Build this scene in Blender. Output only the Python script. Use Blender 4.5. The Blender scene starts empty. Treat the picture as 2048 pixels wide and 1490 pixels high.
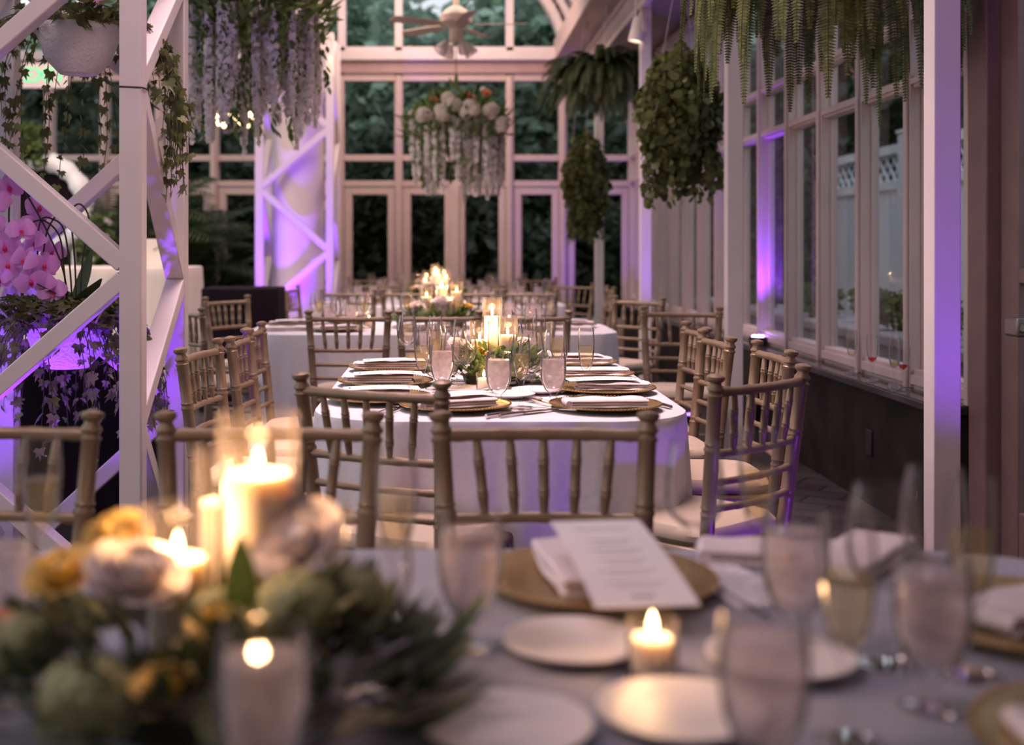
import bpy, math, random
from mathutils import Matrix, Vector, Euler
R = random.Random(7)
C = bpy.context.scene.collection
sc = bpy.context.scene
PI = math.pi
# ------------------------------------------------------------------ camera, world, lights, exposure
H = 1.235            # eye height
F = 2400.0           # focal length in pixels of the 2048 frame
cam_d = bpy.data.cameras.new('camera')
cam = bpy.data.objects.new('camera', cam_d); C.objects.link(cam)
cam.location = (0, 0, H); cam.rotation_euler = (PI/2, 0, 0)
cam_d.sensor_width = 36; cam_d.lens = F/2048*36
cam_d.shift_x = (1024-890)/2048; cam_d.shift_y = -(745-495)/2048
cam_d.dof.use_dof = True; cam_d.dof.focus_distance = 4.0; cam_d.dof.aperture_fstop = 2.1
cam_d.clip_start = 0.05
sc.camera = cam
sc.view_settings.view_transform = 'Standard'; sc.view_settings.look = 'None'
sc.view_settings.gamma = 1; sc.view_settings.use_curve_mapping = False
sc.view_settings.exposure = 0.05
sc.cycles.transparent_max_bounces = 48
sc.cycles.max_bounces = 8
sc.cycles.caustics_reflective = False; sc.cycles.caustics_refractive = False
w = bpy.data.worlds.new('dusk'); sc.world = w; w.use_nodes = True
nt = w.node_tree
bg = nt.nodes['Background']
tc = nt.nodes.new('ShaderNodeTexCoord'); sp = nt.nodes.new('ShaderNodeSeparateXYZ'); cr = nt.nodes.new('ShaderNodeValToRGB')
nt.links.new(tc.outputs['Generated'], sp.inputs[0]); nt.links.new(sp.outputs['Z'], cr.inputs[0]); nt.links.new(cr.outputs[0], bg.inputs[0])
cr.color_ramp.elements[0].position = 0.0; cr.color_ramp.elements[0].color = (.44, .46, .44, 1)
cr.color_ramp.elements[1].position = 0.6; cr.color_ramp.elements[1].color = (.46, .50, .62, 1)
bg.inputs[1].default_value = 2.1

def lamp(kind, loc, power, col, size=.1, aim=None, spot=None, blend=.6, sy=None, spread=None):
    d = bpy.data.lights.new('light', kind); d.energy = power; d.color = col
    if kind == 'AREA':
        d.size = size
        if spread: d.spread = spread
        if sy: d.shape = 'RECTANGLE'; d.size_y = sy
    else: d.shadow_soft_size = size
    if spot: d.spot_size = spot; d.spot_blend = blend
    o = bpy.data.objects.new('fill_light', d); C.objects.link(o); o.location = loc
    if aim is not None:
        o.rotation_euler = (Vector(aim)-Vector(loc)).to_track_quat('-Z', 'Y').to_euler()
    return o
WARM = (1.0, .70, .58); PINK = (1.0, .68, .69); VIO = (.24, .035, 1.0); FLAME = (1.0, .55, .25)
lamp('AREA', (-1.5, 1.3, 3.3), 44, PINK, 1.2, (-.6, 5, 1.0))  # unseen area lights from here on, added to brighten hall and tables
lamp('AREA', (-.3, -1.4, 3.0), 6, WARM, 1.6, (-.2, 1.5, .7))  # weak fill added behind the camera
lamp('AREA', (-.2, 4.4, 4.2), 53, PINK, 1.2, (.25, 4.2, 0), sy=1.8, spread=1.35)
lamp('AREA', (.1, 8.2, 4.3), 80, PINK, 1.6, (0, 8.2, 0), sy=2.6, spread=1.7)
lamp('AREA', (-.2, 11.6, 4.2), 70, WARM, 1.8, (0, 13.8, 1.5), sy=2)
lamp('AREA', (-3.6, 8.5, 4.0), 125, WARM, 2.0, (-3.4, 11, .5), sy=3)

# ------------------------------------------------------------------ materials
def pm(name, col, rough=.5, metal=0, var=.06, scale=8., bump=0., sss=0., sheen=0, spec=None, coat=0):
    m = bpy.data.materials.new(name); m.use_nodes = True
    n = m.node_tree; b = n.nodes['Principled BSDF']
    b.inputs['Roughness'].default_value = rough; b.inputs['Metallic'].default_value = metal
    if spec is not None: b.inputs['Specular IOR Level'].default_value = spec
    if coat: b.inputs['Coat Weight'].default_value = coat
    if sheen: b.inputs['Sheen Weight'].default_value = sheen
    if sss:
        b.inputs['Subsurface Weight'].default_value = sss; b.inputs['Subsurface Radius'].default_value = (.014, .011, .008); b.inputs['Subsurface Scale'].default_value = 1
    t = n.nodes.new('ShaderNodeTexCoord'); ns = n.nodes.new('ShaderNodeTexNoise'); ns.inputs['Scale'].default_value = scale; ns.inputs['Detail'].default_value = 4
    n.links.new(t.outputs['Object'], ns.inputs['Vector'])
    r = n.nodes.new('ShaderNodeValToRGB'); n.links.new(ns.outputs['Fac'], r.inputs[0])
    r.color_ramp.elements[0].position = .3; r.color_ramp.elements[1].position = .7
    r.color_ramp.elements[0].color = tuple(max(0, c*(1-var)) for c in col)+(1,)
    r.color_ramp.elements[1].color = tuple(min(1, c*(1+var)) for c in col)+(1,)
    n.links.new(r.outputs[0], b.inputs['Base Color'])
    if bump:
        bp = n.nodes.new('ShaderNodeBump'); bp.inputs['Strength'].default_value = bump; bp.inputs['Distance'].default_value = .01
        n.links.new(ns.outputs['Fac'], bp.inputs['Height']); n.links.new(bp.outputs[0], b.inputs['Normal'])
    return m
def leafm(name, col, var=.5, trans=.35):
    m = bpy.data.materials.new(name); m.use_nodes = True; n = m.node_tree; n.nodes.clear()
    o = n.nodes.new('ShaderNodeOutputMaterial'); d = n.nodes.new('ShaderNodeBsdfPrincipled'); tr = n.nodes.new('ShaderNodeBsdfTranslucent'); mx = n.nodes.new('ShaderNodeMixShader')
    g = n.nodes.new('ShaderNodeNewGeometry'); r = n.nodes.new('ShaderNodeValToRGB')
    n.links.new(g.outputs['Random Per Island'], r.inputs[0])
    r.color_ramp.elements[0].color = tuple(c*(1-var) for c in col)+(1,); r.color_ramp.elements[1].color = tuple(min(1, c*(1+var)) for c in col)+(1,)
    d.inputs['Roughness'].default_value = .55; mx.inputs[0].default_value = trans
    n.links.new(r.outputs[0], d.inputs['Base Color']); n.links.new(r.outputs[0], tr.inputs['Color'])
    n.links.new(d.outputs[0], mx.inputs[1]); n.links.new(tr.outputs[0], mx.inputs[2]); n.links.new(mx.outputs[0], o.inputs[0])
    return m
def glassm(name, tint=(1, 1, 1), ior=1.45, rough=.02, boost=1.0, milky=0., milkcol=(.9, .88, .88), edge=0.):
    m = bpy.data.materials.new(name); m.use_nodes = True; n = m.node_tree; n.nodes.clear()
    o = n.nodes.new('ShaderNodeOutputMaterial'); t = n.nodes.new('ShaderNodeBsdfTransparent'); g = n.nodes.new('ShaderNodeBsdfGlossy'); fr = n.nodes.new('ShaderNodeLayerWeight'); mx = n.nodes.new('ShaderNodeMixShader')
    t.inputs[0].default_value = tint+(1,); g.inputs['Roughness'].default_value = rough; fr.inputs['Blend'].default_value = ior
    mt = n.nodes.new('ShaderNodeMath'); mt.operation = 'MULTIPLY'; mt.inputs[1].default_value = boost; n.links.new(fr.outputs['Fresnel'], mt.inputs[0])
    n.links.new(mt.outputs[0], mx.inputs[0]); n.links.new(g.outputs[0], mx.inputs[2])
    if milky:
        nz = n.nodes.new('ShaderNodeTexNoise'); nz.inputs['Scale'].default_value = 60; tc_ = n.nodes.new('ShaderNodeTexCoord'); n.links.new(tc_.outputs['Object'], nz.inputs['Vector'])
        mr = n.nodes.new('ShaderNodeMapRange'); mr.inputs['From Min'].default_value = .3; mr.inputs['From Max'].default_value = .7; mr.inputs['To Min'].default_value = milky*.75; mr.inputs['To Max'].default_value = min(1, milky*1.2)
        n.links.new(nz.outputs['Fac'], mr.inputs['Value'])
        df = n.nodes.new('ShaderNodeBsdfDiffuse'); df.inputs[0].default_value = milkcol+(1,); tl = n.nodes.new('ShaderNodeBsdfTranslucent'); tl.inputs[0].default_value = milkcol+(1,)
        m1 = n.nodes.new('ShaderNodeMixShader'); m1.inputs[0].default_value = .6; n.links.new(df.outputs[0], m1.inputs[1]); n.links.new(tl.outputs[0], m1.inputs[2])
        m2 = n.nodes.new('ShaderNodeMixShader'); n.links.new(mr.outputs[0], m2.inputs[0]); n.links.new(t.outputs[0], m2.inputs[1]); n.links.new(m1.outputs[0], m2.inputs[2])
        n.links.new(m2.outputs[0], mx.inputs[1])
    elif edge:  # pale diffuse towards the edges imitates light caught in the rims
        lw = n.nodes.new('ShaderNodeLayerWeight'); lw.inputs['Blend'].default_value = .35
        pw = n.nodes.new('ShaderNodeMath'); pw.operation = 'POWER'; pw.inputs[1].default_value = 3.; n.links.new(lw.outputs['Facing'], pw.inputs[0])
        me_ = n.nodes.new('ShaderNodeMath'); me_.operation = 'MULTIPLY_ADD'; me_.inputs[1].default_value = edge; me_.inputs[2].default_value = .012; n.links.new(pw.outputs[0], me_.inputs[0])
        df = n.nodes.new('ShaderNodeBsdfDiffuse'); df.inputs[0].default_value = milkcol+(1,); tl = n.nodes.new('ShaderNodeBsdfTranslucent'); tl.inputs[0].default_value = milkcol+(1,)
        m1 = n.nodes.new('ShaderNodeMixShader'); m1.inputs[0].default_value = .5; n.links.new(df.outputs[0], m1.inputs[1]); n.links.new(tl.outputs[0], m1.inputs[2])
        m2 = n.nodes.new('ShaderNodeMixShader'); n.links.new(me_.outputs[0], m2.inputs[0]); n.links.new(t.outputs[0], m2.inputs[1]); n.links.new(m1.outputs[0], m2.inputs[2])
        n.links.new(m2.outputs[0], mx.inputs[1])
    else: n.links.new(t.outputs[0], mx.inputs[1])
    n.links.new(mx.outputs[0], o.inputs[0]); return m
def emit(name, col, s):
    m = bpy.data.materials.new(name); m.use_nodes = True; n = m.node_tree; n.nodes.clear()
    o = n.nodes.new('ShaderNodeOutputMaterial'); e = n.nodes.new('ShaderNodeEmission'); e.inputs[0].default_value = col+(1,); e.inputs[1].default_value = s
    n.links.new(e.outputs[0], o.inputs[0]); return m

M = dict(
 gleaf=leafm('centrepiece_leaf', (.055, .075, .03), .45, .2),
 paint=pm('white_painted_metal', (.74, .66, .66), .45, var=.03, scale=5, bump=.05),
 frame=pm('window_frame_paint', (.60, .47, .45), .5, var=.05, scale=4),
 shadedframe=pm('door_frame_shaded', (.20, .12, .11), .5, var=.1),  # darker copy of the frame paint, lack of light put into the colour
 chair=pm('champagne_resin', (.25, .178, .115), .40, metal=.3, var=.08, scale=14),
 cushion=pm('ivory_cushion', (.50, .41, .31), .6, var=.04),
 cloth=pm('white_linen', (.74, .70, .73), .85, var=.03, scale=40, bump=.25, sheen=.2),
 cloth_skylit=pm('skylit_linen', (.34, .34, .41), .85, var=.04, scale=40, bump=.3, sheen=.2),  # white linen darkened and blued, skylight tone painted into the colour
 napkin=pm('blush_napkin', (.80, .70, .70), .85, var=.03, scale=60, bump=.2),
 paper=pm('menu_card', (.86, .82, .85), .7, var=.02),
 inkl=pm('light_grey_print', (.45, .42, .44), .7), ink=pm('grey_print', (.12, .10, .11), .6),
 gold=pm('gold_charger', (.50, .33, .13), .30, metal=.75, var=.15, scale=6),
 china=pm('white_china', (.84, .78, .77), .38, var=.02),
 silver=pm('silver_flatware', (.62, .58, .58), .16, metal=1, var=.03),
 glass=glassm('clear_glass', (.99, .985, .985), .12, .012, .9, 0, (.98, .93, .93), .6), cylglass=glassm('cylinder_glass', (.985, .98, .975), .12, .015, .9, 0, (.98, .85, .80), .35),  # pale edge colours stand in for lit rims and reflections
 pane=glassm('window_glass', (.93, .94, .95), .08, .0, .3),
 water=glassm('iced_water', (.96, .94, .95), .12, .03, .9, .50, (.97, .86, .85)),
 champ=glassm('champagne', (.97, .92, .76), .12, .03, .8, .16, (.88, .80, .60)),
 rosew=glassm('pink_champagne', (.85, .25, .20), .12, .03, .8, .2, (.8, .3, .25)),
 wax=pm('ivory_wax', (.93, .84, .72), .5, var=.01, sss=.7),
 flame=emit('candle_flame', (1.0, .62, .28), 26.),
 wick=pm('wick', (.05, .04, .03), .9),
 rose=pm('white_rose', (.86, .76, .72), .7, var=.04, scale=20),
 yrose=pm('yellow_rose', (.85, .62, .20), .7, var=.12, scale=20),
 peach=pm('peach_rose', (.80, .34, .18), .7, var=.15, scale=20),
 hyd=leafm('green_hydrangea', (.50, .52, .28), .25, .3),
 hydw=leafm('cream_hydrangea', (.78, .72, .62), .15, .3),
 white_fl=leafm('white_blossom', (.82, .78, .76), .12, .35),
 orchid=leafm('pink_orchid', (.82, .40, .86), .2, .4),
 lip=pm('orchid_lip', (.65, .04, .16), .6),
 leaf=leafm('dark_leaf', (.06, .10, .03), .5),
 leafb=leafm('bright_leaf', (.12, .18, .045), .5),
 ivy=leafm('ivy_leaf', (.13, .145, .05), .6),
 ivyg=leafm('round_ivy_leaf', (.11, .13, .035), .6),
 fern=leafm('fern_frond', (.12, .145, .035), .4),
 fernd=leafm('dark_fern', (.07, .10, .03), .4),
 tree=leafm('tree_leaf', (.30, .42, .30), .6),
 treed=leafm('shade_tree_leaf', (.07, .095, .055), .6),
 bark=pm('bark', (.09, .07, .06), .9, var=.3),
 stem=pm('dark_stem', (.035, .03, .02), .6),
 rope=pm('rope', (.42, .36, .42), .9),
 black=pm('black_drape', (.012, .008, .012), .9, var=.2, scale=4, spec=.08),
 iv=pm('ivory_drape', (.86, .78, .70), .85, var=.03),
 pot=pm('textured_pot', (.80, .76, .80), .45, var=.03, scale=90, bump=.9),
 soil=pm('moss', (.05, .05, .03), .95, var=.4),
 vinyl=pm('white_vinyl', (.86, .90, .92), .4, var=.02),
 stone=pm('stone_ledge', (.36, .34, .35), .85, var=.2, scale=3),
 granite=pm('dark_granite', (.022, .016, .014), .6, var=.5, scale=5, spec=.2),
 shelf=pm('polished_granite', (.05, .04, .045), .12, var=.4, scale=20),
 ceil=pm('painted_ceiling', (.34, .25, .26), .7, var=.05),
 grass=pm('ground_grass', (.035, .045, .03), .95, var=.4, scale=2),
 metal=pm('brushed_metal', (.22, .19, .19), .4, metal=.6),
 fan=pm('cream_fan', (.66, .52, .42), .45, var=.03),
 frost=glassm('frosted_shade', (.9, .86, .86), .2, .1, .8, .5, (.85, .78, .76)),
 bulb=emit('warm_bulb', (1, .70, .36), 7.),
 violet=emit('violet_led', (.42, .22, 1.0), 30.), violow=emit('violet_led_dim', (.42, .22, 1.0), 3.), rooffilter=glassm('roof_sky_filter', (.42, .44, .47), .10, .0, .5),
 exitw=emit('exit_panel', (.10, .75, .30), 1.6),
 blackp=pm('black_plastic', (.02, .02, .022), .4),
)
# slate tile floor
m = bpy.data.materials.new('slate_tiles'); m.use_nodes = True; n = m.node_tree; b = n.nodes['Principled BSDF']
t = n.nodes.new('ShaderNodeTexCoord'); br = n.nodes.new('ShaderNodeTexBrick'); nz = n.nodes.new('ShaderNodeTexNoise')
mp = n.nodes.new('ShaderNodeMapping'); mp.inputs['Rotation'].default_value = (0, 0, .6); n.links.new(t.outputs['Object'], mp.inputs[0]); n.links.new(mp.outputs[0], br.inputs['Vector'])
br.inputs['Scale'].default_value = 1.6; br.inputs['Color1'].default_value = (.10, .085, .09, 1); br.inputs['Color2'].default_value = (.055, .047, .05, 1); br.inputs['Mortar'].default_value = (.02, .018, .018, 1); br.inputs['Mortar Size'].default_value = .012
nz.inputs['Scale'].default_value = 6; n.links.new(t.outputs['Object'], nz.inputs['Vector'])
mx = n.nodes.new('ShaderNodeMixRGB'); mx.blend_type = 'MULTIPLY'; mx.inputs[0].default_value = .6; n.links.new(br.outputs[0], mx.inputs[1]); n.links.new(nz.outputs['Color'], mx.inputs[2]); n.links.new(mx.outputs[0], b.inputs['Base Color'])
b.inputs['Roughness'].default_value = .38; M['slate'] = m

# ------------------------------------------------------------------ mesh builder
class MB:
    def __init__(s): s.v = []; s.f = []
    def add(s, vs, fs, T=None):
        k = len(s.v)
        s.v += [tuple(T @ Vector(p)) for p in vs] if T is not None else [tuple(p) for p in vs]
        s.f += [tuple(i+k for i in f) for f in fs]
    def box(s, x0, x1, y0, y1, z0, z1, T=None):
        s.add([(x0, y0, z0), (x1, y0, z0), (x1, y1, z0), (x0, y1, z0), (x0, y0, z1), (x1, y0, z1), (x1, y1, z1), (x0, y1, z1)],
              [(3, 2, 1, 0), (4, 5, 6, 7), (0, 1, 5, 4), (1, 2, 6, 5), (2, 3, 7, 6), (3, 0, 4, 7)], T)
    def beam(s, a, b, w, h, up=(0, 0, 1)):
        a = Vector(a); b = Vector(b); d = b-a; L = d.length; d.normalize()
        u = Vector(up); x = d.cross(u)
        if x.length < 1e-4: x = d.cross(Vector((0, 1, 0)))
        x.normalize(); z = x.cross(d)
        T = Matrix((x, d, z)).transposed().to_4x4(); T.translation = a
        s.box(-w/2, w/2, 0, L, -h/2, h/2, T)
    def tube(s, pts, rad, seg=8, cap=True, T=None):
        pts = [Vector(p) for p in pts]; n = len(pts)
        if not hasattr(rad, '__len__'): rad = [rad]*n
        vs = []; px = None
        for i, p in enumerate(pts):
            d = (pts[min(i+1, n-1)]-pts[max(i-1, 0)])
            if d.length < 1e-9: d = Vector((0, 0, 1))
            d.normalize()
            if px is None:
                px = d.cross(Vector((0, 1, 0)) if abs(d.y) < .9 else Vector((1, 0, 0)))
            px = px-d*px.dot(d); px.normalize(); py = d.cross(px)
            for k in range(seg):
                a = 2*PI*k/seg; vs.append(p+(px*math.cos(a)+py*math.sin(a))*rad[i])
        fs = [(i*seg+k, i*seg+(k+1) % seg, (i+1)*seg+(k+1) % seg, (i+1)*seg+k) for i in range(n-1) for k in range(seg)]
        if cap: fs += [tuple(range(seg))[::-1], tuple((n-1)*seg+k for k in range(seg))]
        s.add(vs, fs, T)
    def lathe(s, prof, seg=20, T=None, closed=False, wob=None):
        vs = []; n = len(prof)
        for i, (r, z) in enumerate(prof):
            for k in range(seg):
                a = 2*PI*k/seg; rr = r*(wob(a, z) if wob else 1); vs.append((rr*math.cos(a), rr*math.sin(a), z))
        m_ = n if closed else n-1
        fs = [(i*seg+k, i*seg+(k+1) % seg, ((i+1) % n)*seg+(k+1) % seg, ((i+1) % n)*seg+k) for i in range(m_) for k in range(seg)]
        if not closed:
            if prof[0][0] > 1e-5: fs.append(tuple(range(seg))[::-1])
            if prof[-1][0] > 1e-5: fs.append(tuple((n-1)*seg+k for k in range(seg)))
        s.add(vs, fs, T)
    def ball(s, r, seg=10, T=None, sz=1.):
        s.lathe([(max(1e-6, r*math.sin(PI*i/(seg//2+1))), -r*sz*math.cos(PI*i/(seg//2+1))) for i in range(seg//2+2)], seg, T)
    def poly(s, vs, T=None): s.add(vs, [tuple(range(len(vs)))], T)
    def mesh(s, name, mat, smooth=True, sharp=None):
        me = bpy.data.meshes.new(name); me.from_pydata(s.v, [], s.f); me.materials.append(mat)
        if smooth: me.polygons.foreach_set('use_smooth', [True]*len(me.polygons))
        if sharp:
            try: me.set_sharp_from_angle(angle=sharp)
            except Exception: pass
        me.update(); return me
    def obj(s, name, mat, parent=None, smooth=True, sharp=.7, bevel=0):
        o = bpy.data.objects.new(name, s.mesh(name, mat, smooth, sharp)); C.objects.link(o)
        if parent: o.parent = parent
        if bevel:
            bm = o.modifiers.new('bevel', 'BEVEL'); bm.width = bevel; bm.segments = 2; bm.limit_method = 'ANGLE'
        return o
def TR(x=0, y=0, z=0, rx=0, ry=0, rz=0, s=1.):
    return Matrix.Translation((x, y, z)) @ Euler((rx, ry, rz)).to_matrix().to_4x4() @ Matrix.Scale(s, 4)
def tag(o, label, cat, group=None, kind=None):
    o['label'] = label; o['category'] = cat
    if group: o['group'] = group
    if kind: o['kind'] = kind
    return o
def empty(name, loc=(0, 0, 0), rz=0, label='', cat='', group=None):
    o = bpy.data.objects.new(name, None); C.objects.link(o); o.location = loc; o.rotation_euler = (0, 0, rz); o.empty_display_size = .05
    return tag(o, label, cat, group)
KIDS = {}
def kids(o):
    if o.name not in KIDS: KIDS[o.name] = [c for c in bpy.data.objects if c.parent == o]
    return KIDS[o.name]
def dup(src, loc, rz=0, label=None, group=None, rx=0, ry=0, s=None):
    c = src.copy(); C.objects.link(c); c.location = loc; c.rotation_euler = (rx, ry, rz)
    if s: c.scale = (s, s, s)
    if label: c['label'] = label
    if group: c['group'] = group
    for ch in kids(src):
        d = ch.copy(); C.objects.link(d); d.parent = c
        for g in kids(ch):
            e = g.copy(); C.objects.link(e); e.parent = d
    return c
class Proto:
    """first use moves the original, later uses copy it"""
    def __init__(s, root): s.r = root; s.used = False
    def put(s, loc, rz=0, label=None, group=None, rx=0, ry=0, sc_=None):
        if not s.used:
            s.used = True; kids(s.r); [kids(k) for k in kids(s.r)]
            o = s.r; o.location = loc; o.rotation_euler = (rx, ry, rz)
            if sc_: o.scale = (sc_,)*3
            if label: o['label'] = label
            if group: o['group'] = group
            return o
        c = dup(s.r, loc, rz, label, group, rx, ry)
        c.scale = (sc_,)*3 if sc_ else (1, 1, 1)
        return c
def struct(o): o['kind'] = 'structure'; return o
def at(px, py, D):   # a point at depth D metres in front of the eye
    s = F/D; return ((px-890)/s, D, H+(495-py)/s)

# ------------------------------------------------------------------ room shell
DW = 13.8; XW = 2.15
b_ = MB(); b_.box(-6.2, 2.24, -2.5, DW+.1, -.06, 0); struct(b_.obj('floor', M['slate'], smooth=False))
b_ = MB(); b_.box(-16, 14, DW+.1, 34, -.1, -.02); b_.box(2.24, 14, -4, DW+.1, -.1, -.02); b_.box(-16, -6.2, -4, DW+.1, -.1, -.02)
o = struct(b_.obj('ground', M['grass'], smooth=False))
# right wall: dark granite base with shelf
b_ = MB(); b_.box(2.04, 2.2, 4.82, DW, 0, .56); b_.box(1.97, 2.2, 7.62, 8.12, 0, .56); struct(b_.obj('wall_right', M['granite'], smooth=False))
b_ = MB(); b_.box(1.97, 2.2, 4.80, DW, .56, .60); struct(b_.obj('trim_1', M['shelf'], smooth=False, bevel=.008))
# right windows, one bay per module
mods = [4.81+.64*k for k in range(15)]
for k in range(14):
    y0, y1 = mods[k], min(mods[k+1], DW)
    f = MB(); f.box(2.10, 2.19, y0-.03, y0+.03, .60, 3.2)
    f.box(2.085, 2.10, y0-.018, y0+.018, .60, 3.2)
    for z, hh in ((.64, .045), (1.985, .028), (2.275, .028), (3.17, .04)):
        f.box(2.115, 2.19, y0+.03, y1-.03, z-hh, z+hh); f.box(2.10, 2.115, y0+.03, y1-.03, z-hh*.5, z+hh*.5)
    f.box(2.15, 2.19, y0+.03, y0+.042, .68, 3.13); f.box(2.15, 2.19, y1-.042, y1-.03, .68, 3.13)
    fo = struct(f.obj('window_%d' % (k+1), M['frame'], smooth=False, bevel=.004))
    g = MB(); g.box(2.163, 2.167, y0+.04, y1-.04, .66, 3.15); g.obj('pane', M['pane'], fo, smooth=False)
# pier between shell and door, then the door on the near right
b_ = MB(); b_.box(2.08, 2.3, 4.62, 4.775, 0, 3.3); struct(b_.obj('trim_2', M['shadedframe'], smooth=False, bevel=.01))
d = MB(); d.box(2.13, 2.18, 3.62, 3.76, 0, 2.6); d.box(2.13, 2.18, 4.46, 4.6, 0, 2.6); d.box(2.13, 2.18, 3.76, 4.46, 2.48, 2.6); d.box(2.13, 2.18, 3.76, 4.46, 0, .25); d.box(2.13, 2.18, 3.76, 4.46, 1.1, 1.16)
do = struct(d.obj('door_1', M['shadedframe'], smooth=False, bevel=.006))
g = MB(); g.box(2.15, 2.156, 3.76, 4.46, .25, 2.48); g.obj('glass', M['pane'], do, smooth=False)
g = MB(); g.box(2.04, 2.07, 3.70, 4.34, .93, .965); g.box(2.03, 2.13, 4.26, 4.36, .915, .985); g.box(2.03, 2.13, 3.66, 3.74, .91, .99); g.obj('push_bar', M['metal'], do, smooth=False, bevel=.01)
b_ = MB(); b_.box(2.08, 2.3, 3.2, 3.62, 0, 3.3); b_.box(2.08, 2.3, 3.62, 4.62, 2.6, 3.3); b_.box(2.08, 2.3, -2.5, 3.2, 0, 3.3); struct(b_.obj('wall_near_right', M['shadedframe'], smooth=False))
# aisle ceiling, box beam, frieze
b_ = MB(); b_.box(1.58, 2.3, -2.5, DW, 3.24, 3.3); struct(b_.obj('ceiling', M['ceil'], smooth=False))
b_ = MB(); b_.box(1.25, 1.58, -2.5, DW, 3.36, 3.62); b_.box(1.23, 1.29, -2.5, DW, 3.34, 3.38); struct(b_.obj('trim_3', M['frame'], smooth=False, bevel=.01))
b_ = MB(); b_.box(-1.72, -1.38, -2.5, DW, 3.36, 3.62); struct(b_.obj('trim_4', M['frame'], smooth=False, bevel=.01))
b_ = MB(); b_.box(1.475, 1.525, 3, DW, 3.05, 3.10); b_.box(1.475, 1.525, 3, DW, 3.27, 3.31)
for k in range(90): y = 3.2+k*.117; b_.box(1.49, 1.51, y-.02, y+.02, 3.10, 3.27)
for D in (9.2, 11.96):
    for i in range(5): b_.box(1.485, 1.515, D-.2+i*.02, D-.16+i*.02, 2.86+i*.04, 2.90+i*.04)
struct(b_.obj('trim_5', M['frame'], smooth=False))
for D in (3.68, 6.37, 9.2, 11.96):
    b_ = MB(); b_.box(1.5, 1.583, D, D+.083, 0, 3.36); o = b_.obj('support_column', M['paint'], smooth=False, bevel=.004)
    tag(o, {3.68: 'square white steel column nearest the camera, violet lit on its front', 6.37: 'square white column behind the right chairs of the in-focus table, second nearest', 9.2: 'square white column behind the big ivy basket, third nearest', 11.96: 'square white column by the long trailing plant, farthest of the row'}[D], 'column', 'white columns along the right aisle')
b_ = MB()
for k in range(11): y = -2.2+k*1.6; b_.box(-6.2, 1.6, y-.04, y+.04, 4.75, 4.87)
b_.box(-.02, .22, -2.4, DW, 4.75, 4.87); b_.box(-1.29, -1.05, -2.4, DW, 4.75, 4.87); b_.box(1.5, 1.6, -2.4, DW, 3.6, 4.87)
struct(b_.obj('trim_10', M['paint'], smooth=False))
b_ = MB(); b_.box(-6.2, 2.3, -2.62, -2.5, 0, 4.9); struct(b_.obj('wall_light_block', M['shadedframe'], smooth=False))  # unseen blocker added to keep sky light from entering behind the camera
b_ = MB(); b_.box(-6.2, 1.6, -2.4, DW+.05, 4.88, 4.89); struct(b_.obj('window_27', M['rooffilter'], smooth=False))  # roof glazing out of view, its dark tint added to cut the skylight
# far wall
fx = [-6.1, -5.17, -4.53, -3.9, -3.27, -2.64, -2.0, -1.20, -.53, .74, 1.35, 2.15]
for k in range(len(fx)-1):
    x0, x1 = fx[k], fx[k+1]; f = MB()
    f.box(x0-.045, x0+.045, DW-.10, DW+.06, 0, 3.2); f.box(x0-.02, x0+.02, DW-.13, DW-.10, 0, 3.2)
    if k == len(fx)-2: f.box(x1-.045, x1+.08, DW-.10, DW+.06, 0, 3.2)
    for z, hh in ((1.965, .035), (2.26, .035), (3.18, .04), (.1, .1)): f.box(x0+.045, x1-.045, DW-.08, DW+.06, z-hh, z+hh)
    fo = struct(f.obj('window_%d' % (k+15), M['frame'], smooth=False, bevel=.006))
    g = MB(); g.box(x0+.04, x1-.04, DW+.0, DW+.006, 1.98, 3.16); g.obj('pane', M['pane'], fo, smooth=False)
dn = 2
for x0, x1 in ((-6.05, -5.22), (-5.12, -4.58), (-4.48, -3.95), (-3.85, -3.32), (-3.22, -2.69), (-2.59, -2.05), (-1.95, -1.25), (-1.15, -.58), (-.48, .07), (.14, .69), (.79, 1.30), (1.40, 2.10)):
    f = MB(); w_ = .075
    f.box(x0, x0+w_, DW-.07, DW-.01, .2, 1.92); f.box(x1-w_, x1, DW-.07, DW-.01, .2, 1.92); f.box(x0+w_, x1-w_, DW-.07, DW-.01, 1.84, 1.92); f.box(x0+w_, x1-w_, DW-.07, DW-.01, .2, .42)
    f.box(x0+w_, x0+w_+.015, DW-.055, DW-.02, .42, 1.84)
    fo = struct(f.obj('door_%d' % dn, M['frame'], smooth=False, bevel=.006)); dn += 1
    g = MB(); g.box(x0+w_, x1-w_, DW-.04, DW-.034, .42, 1.84); g.obj('glass', M['pane'], fo, smooth=False)
b_ = MB(); b_.box(.05, .16, DW-.12, DW+.02, .1, 1.93); struct(b_.obj('trim_6', M['frame'], smooth=False, bevel=.01))
b_ = MB(); b_.box(-6.1, 2.3, DW-.12, DW+.1, 3.22, 3.36); struct(b_.obj('trim_7', pm('header_paint', (.42, .28, .27), .5), smooth=False, bevel=.01))
b_ = MB(); b_.box(-6.1, 1.3, DW-.2, DW+.1, 3.36, 3.47); struct(b_.obj('trim_8', M['paint'], smooth=False, bevel=.01))
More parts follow.
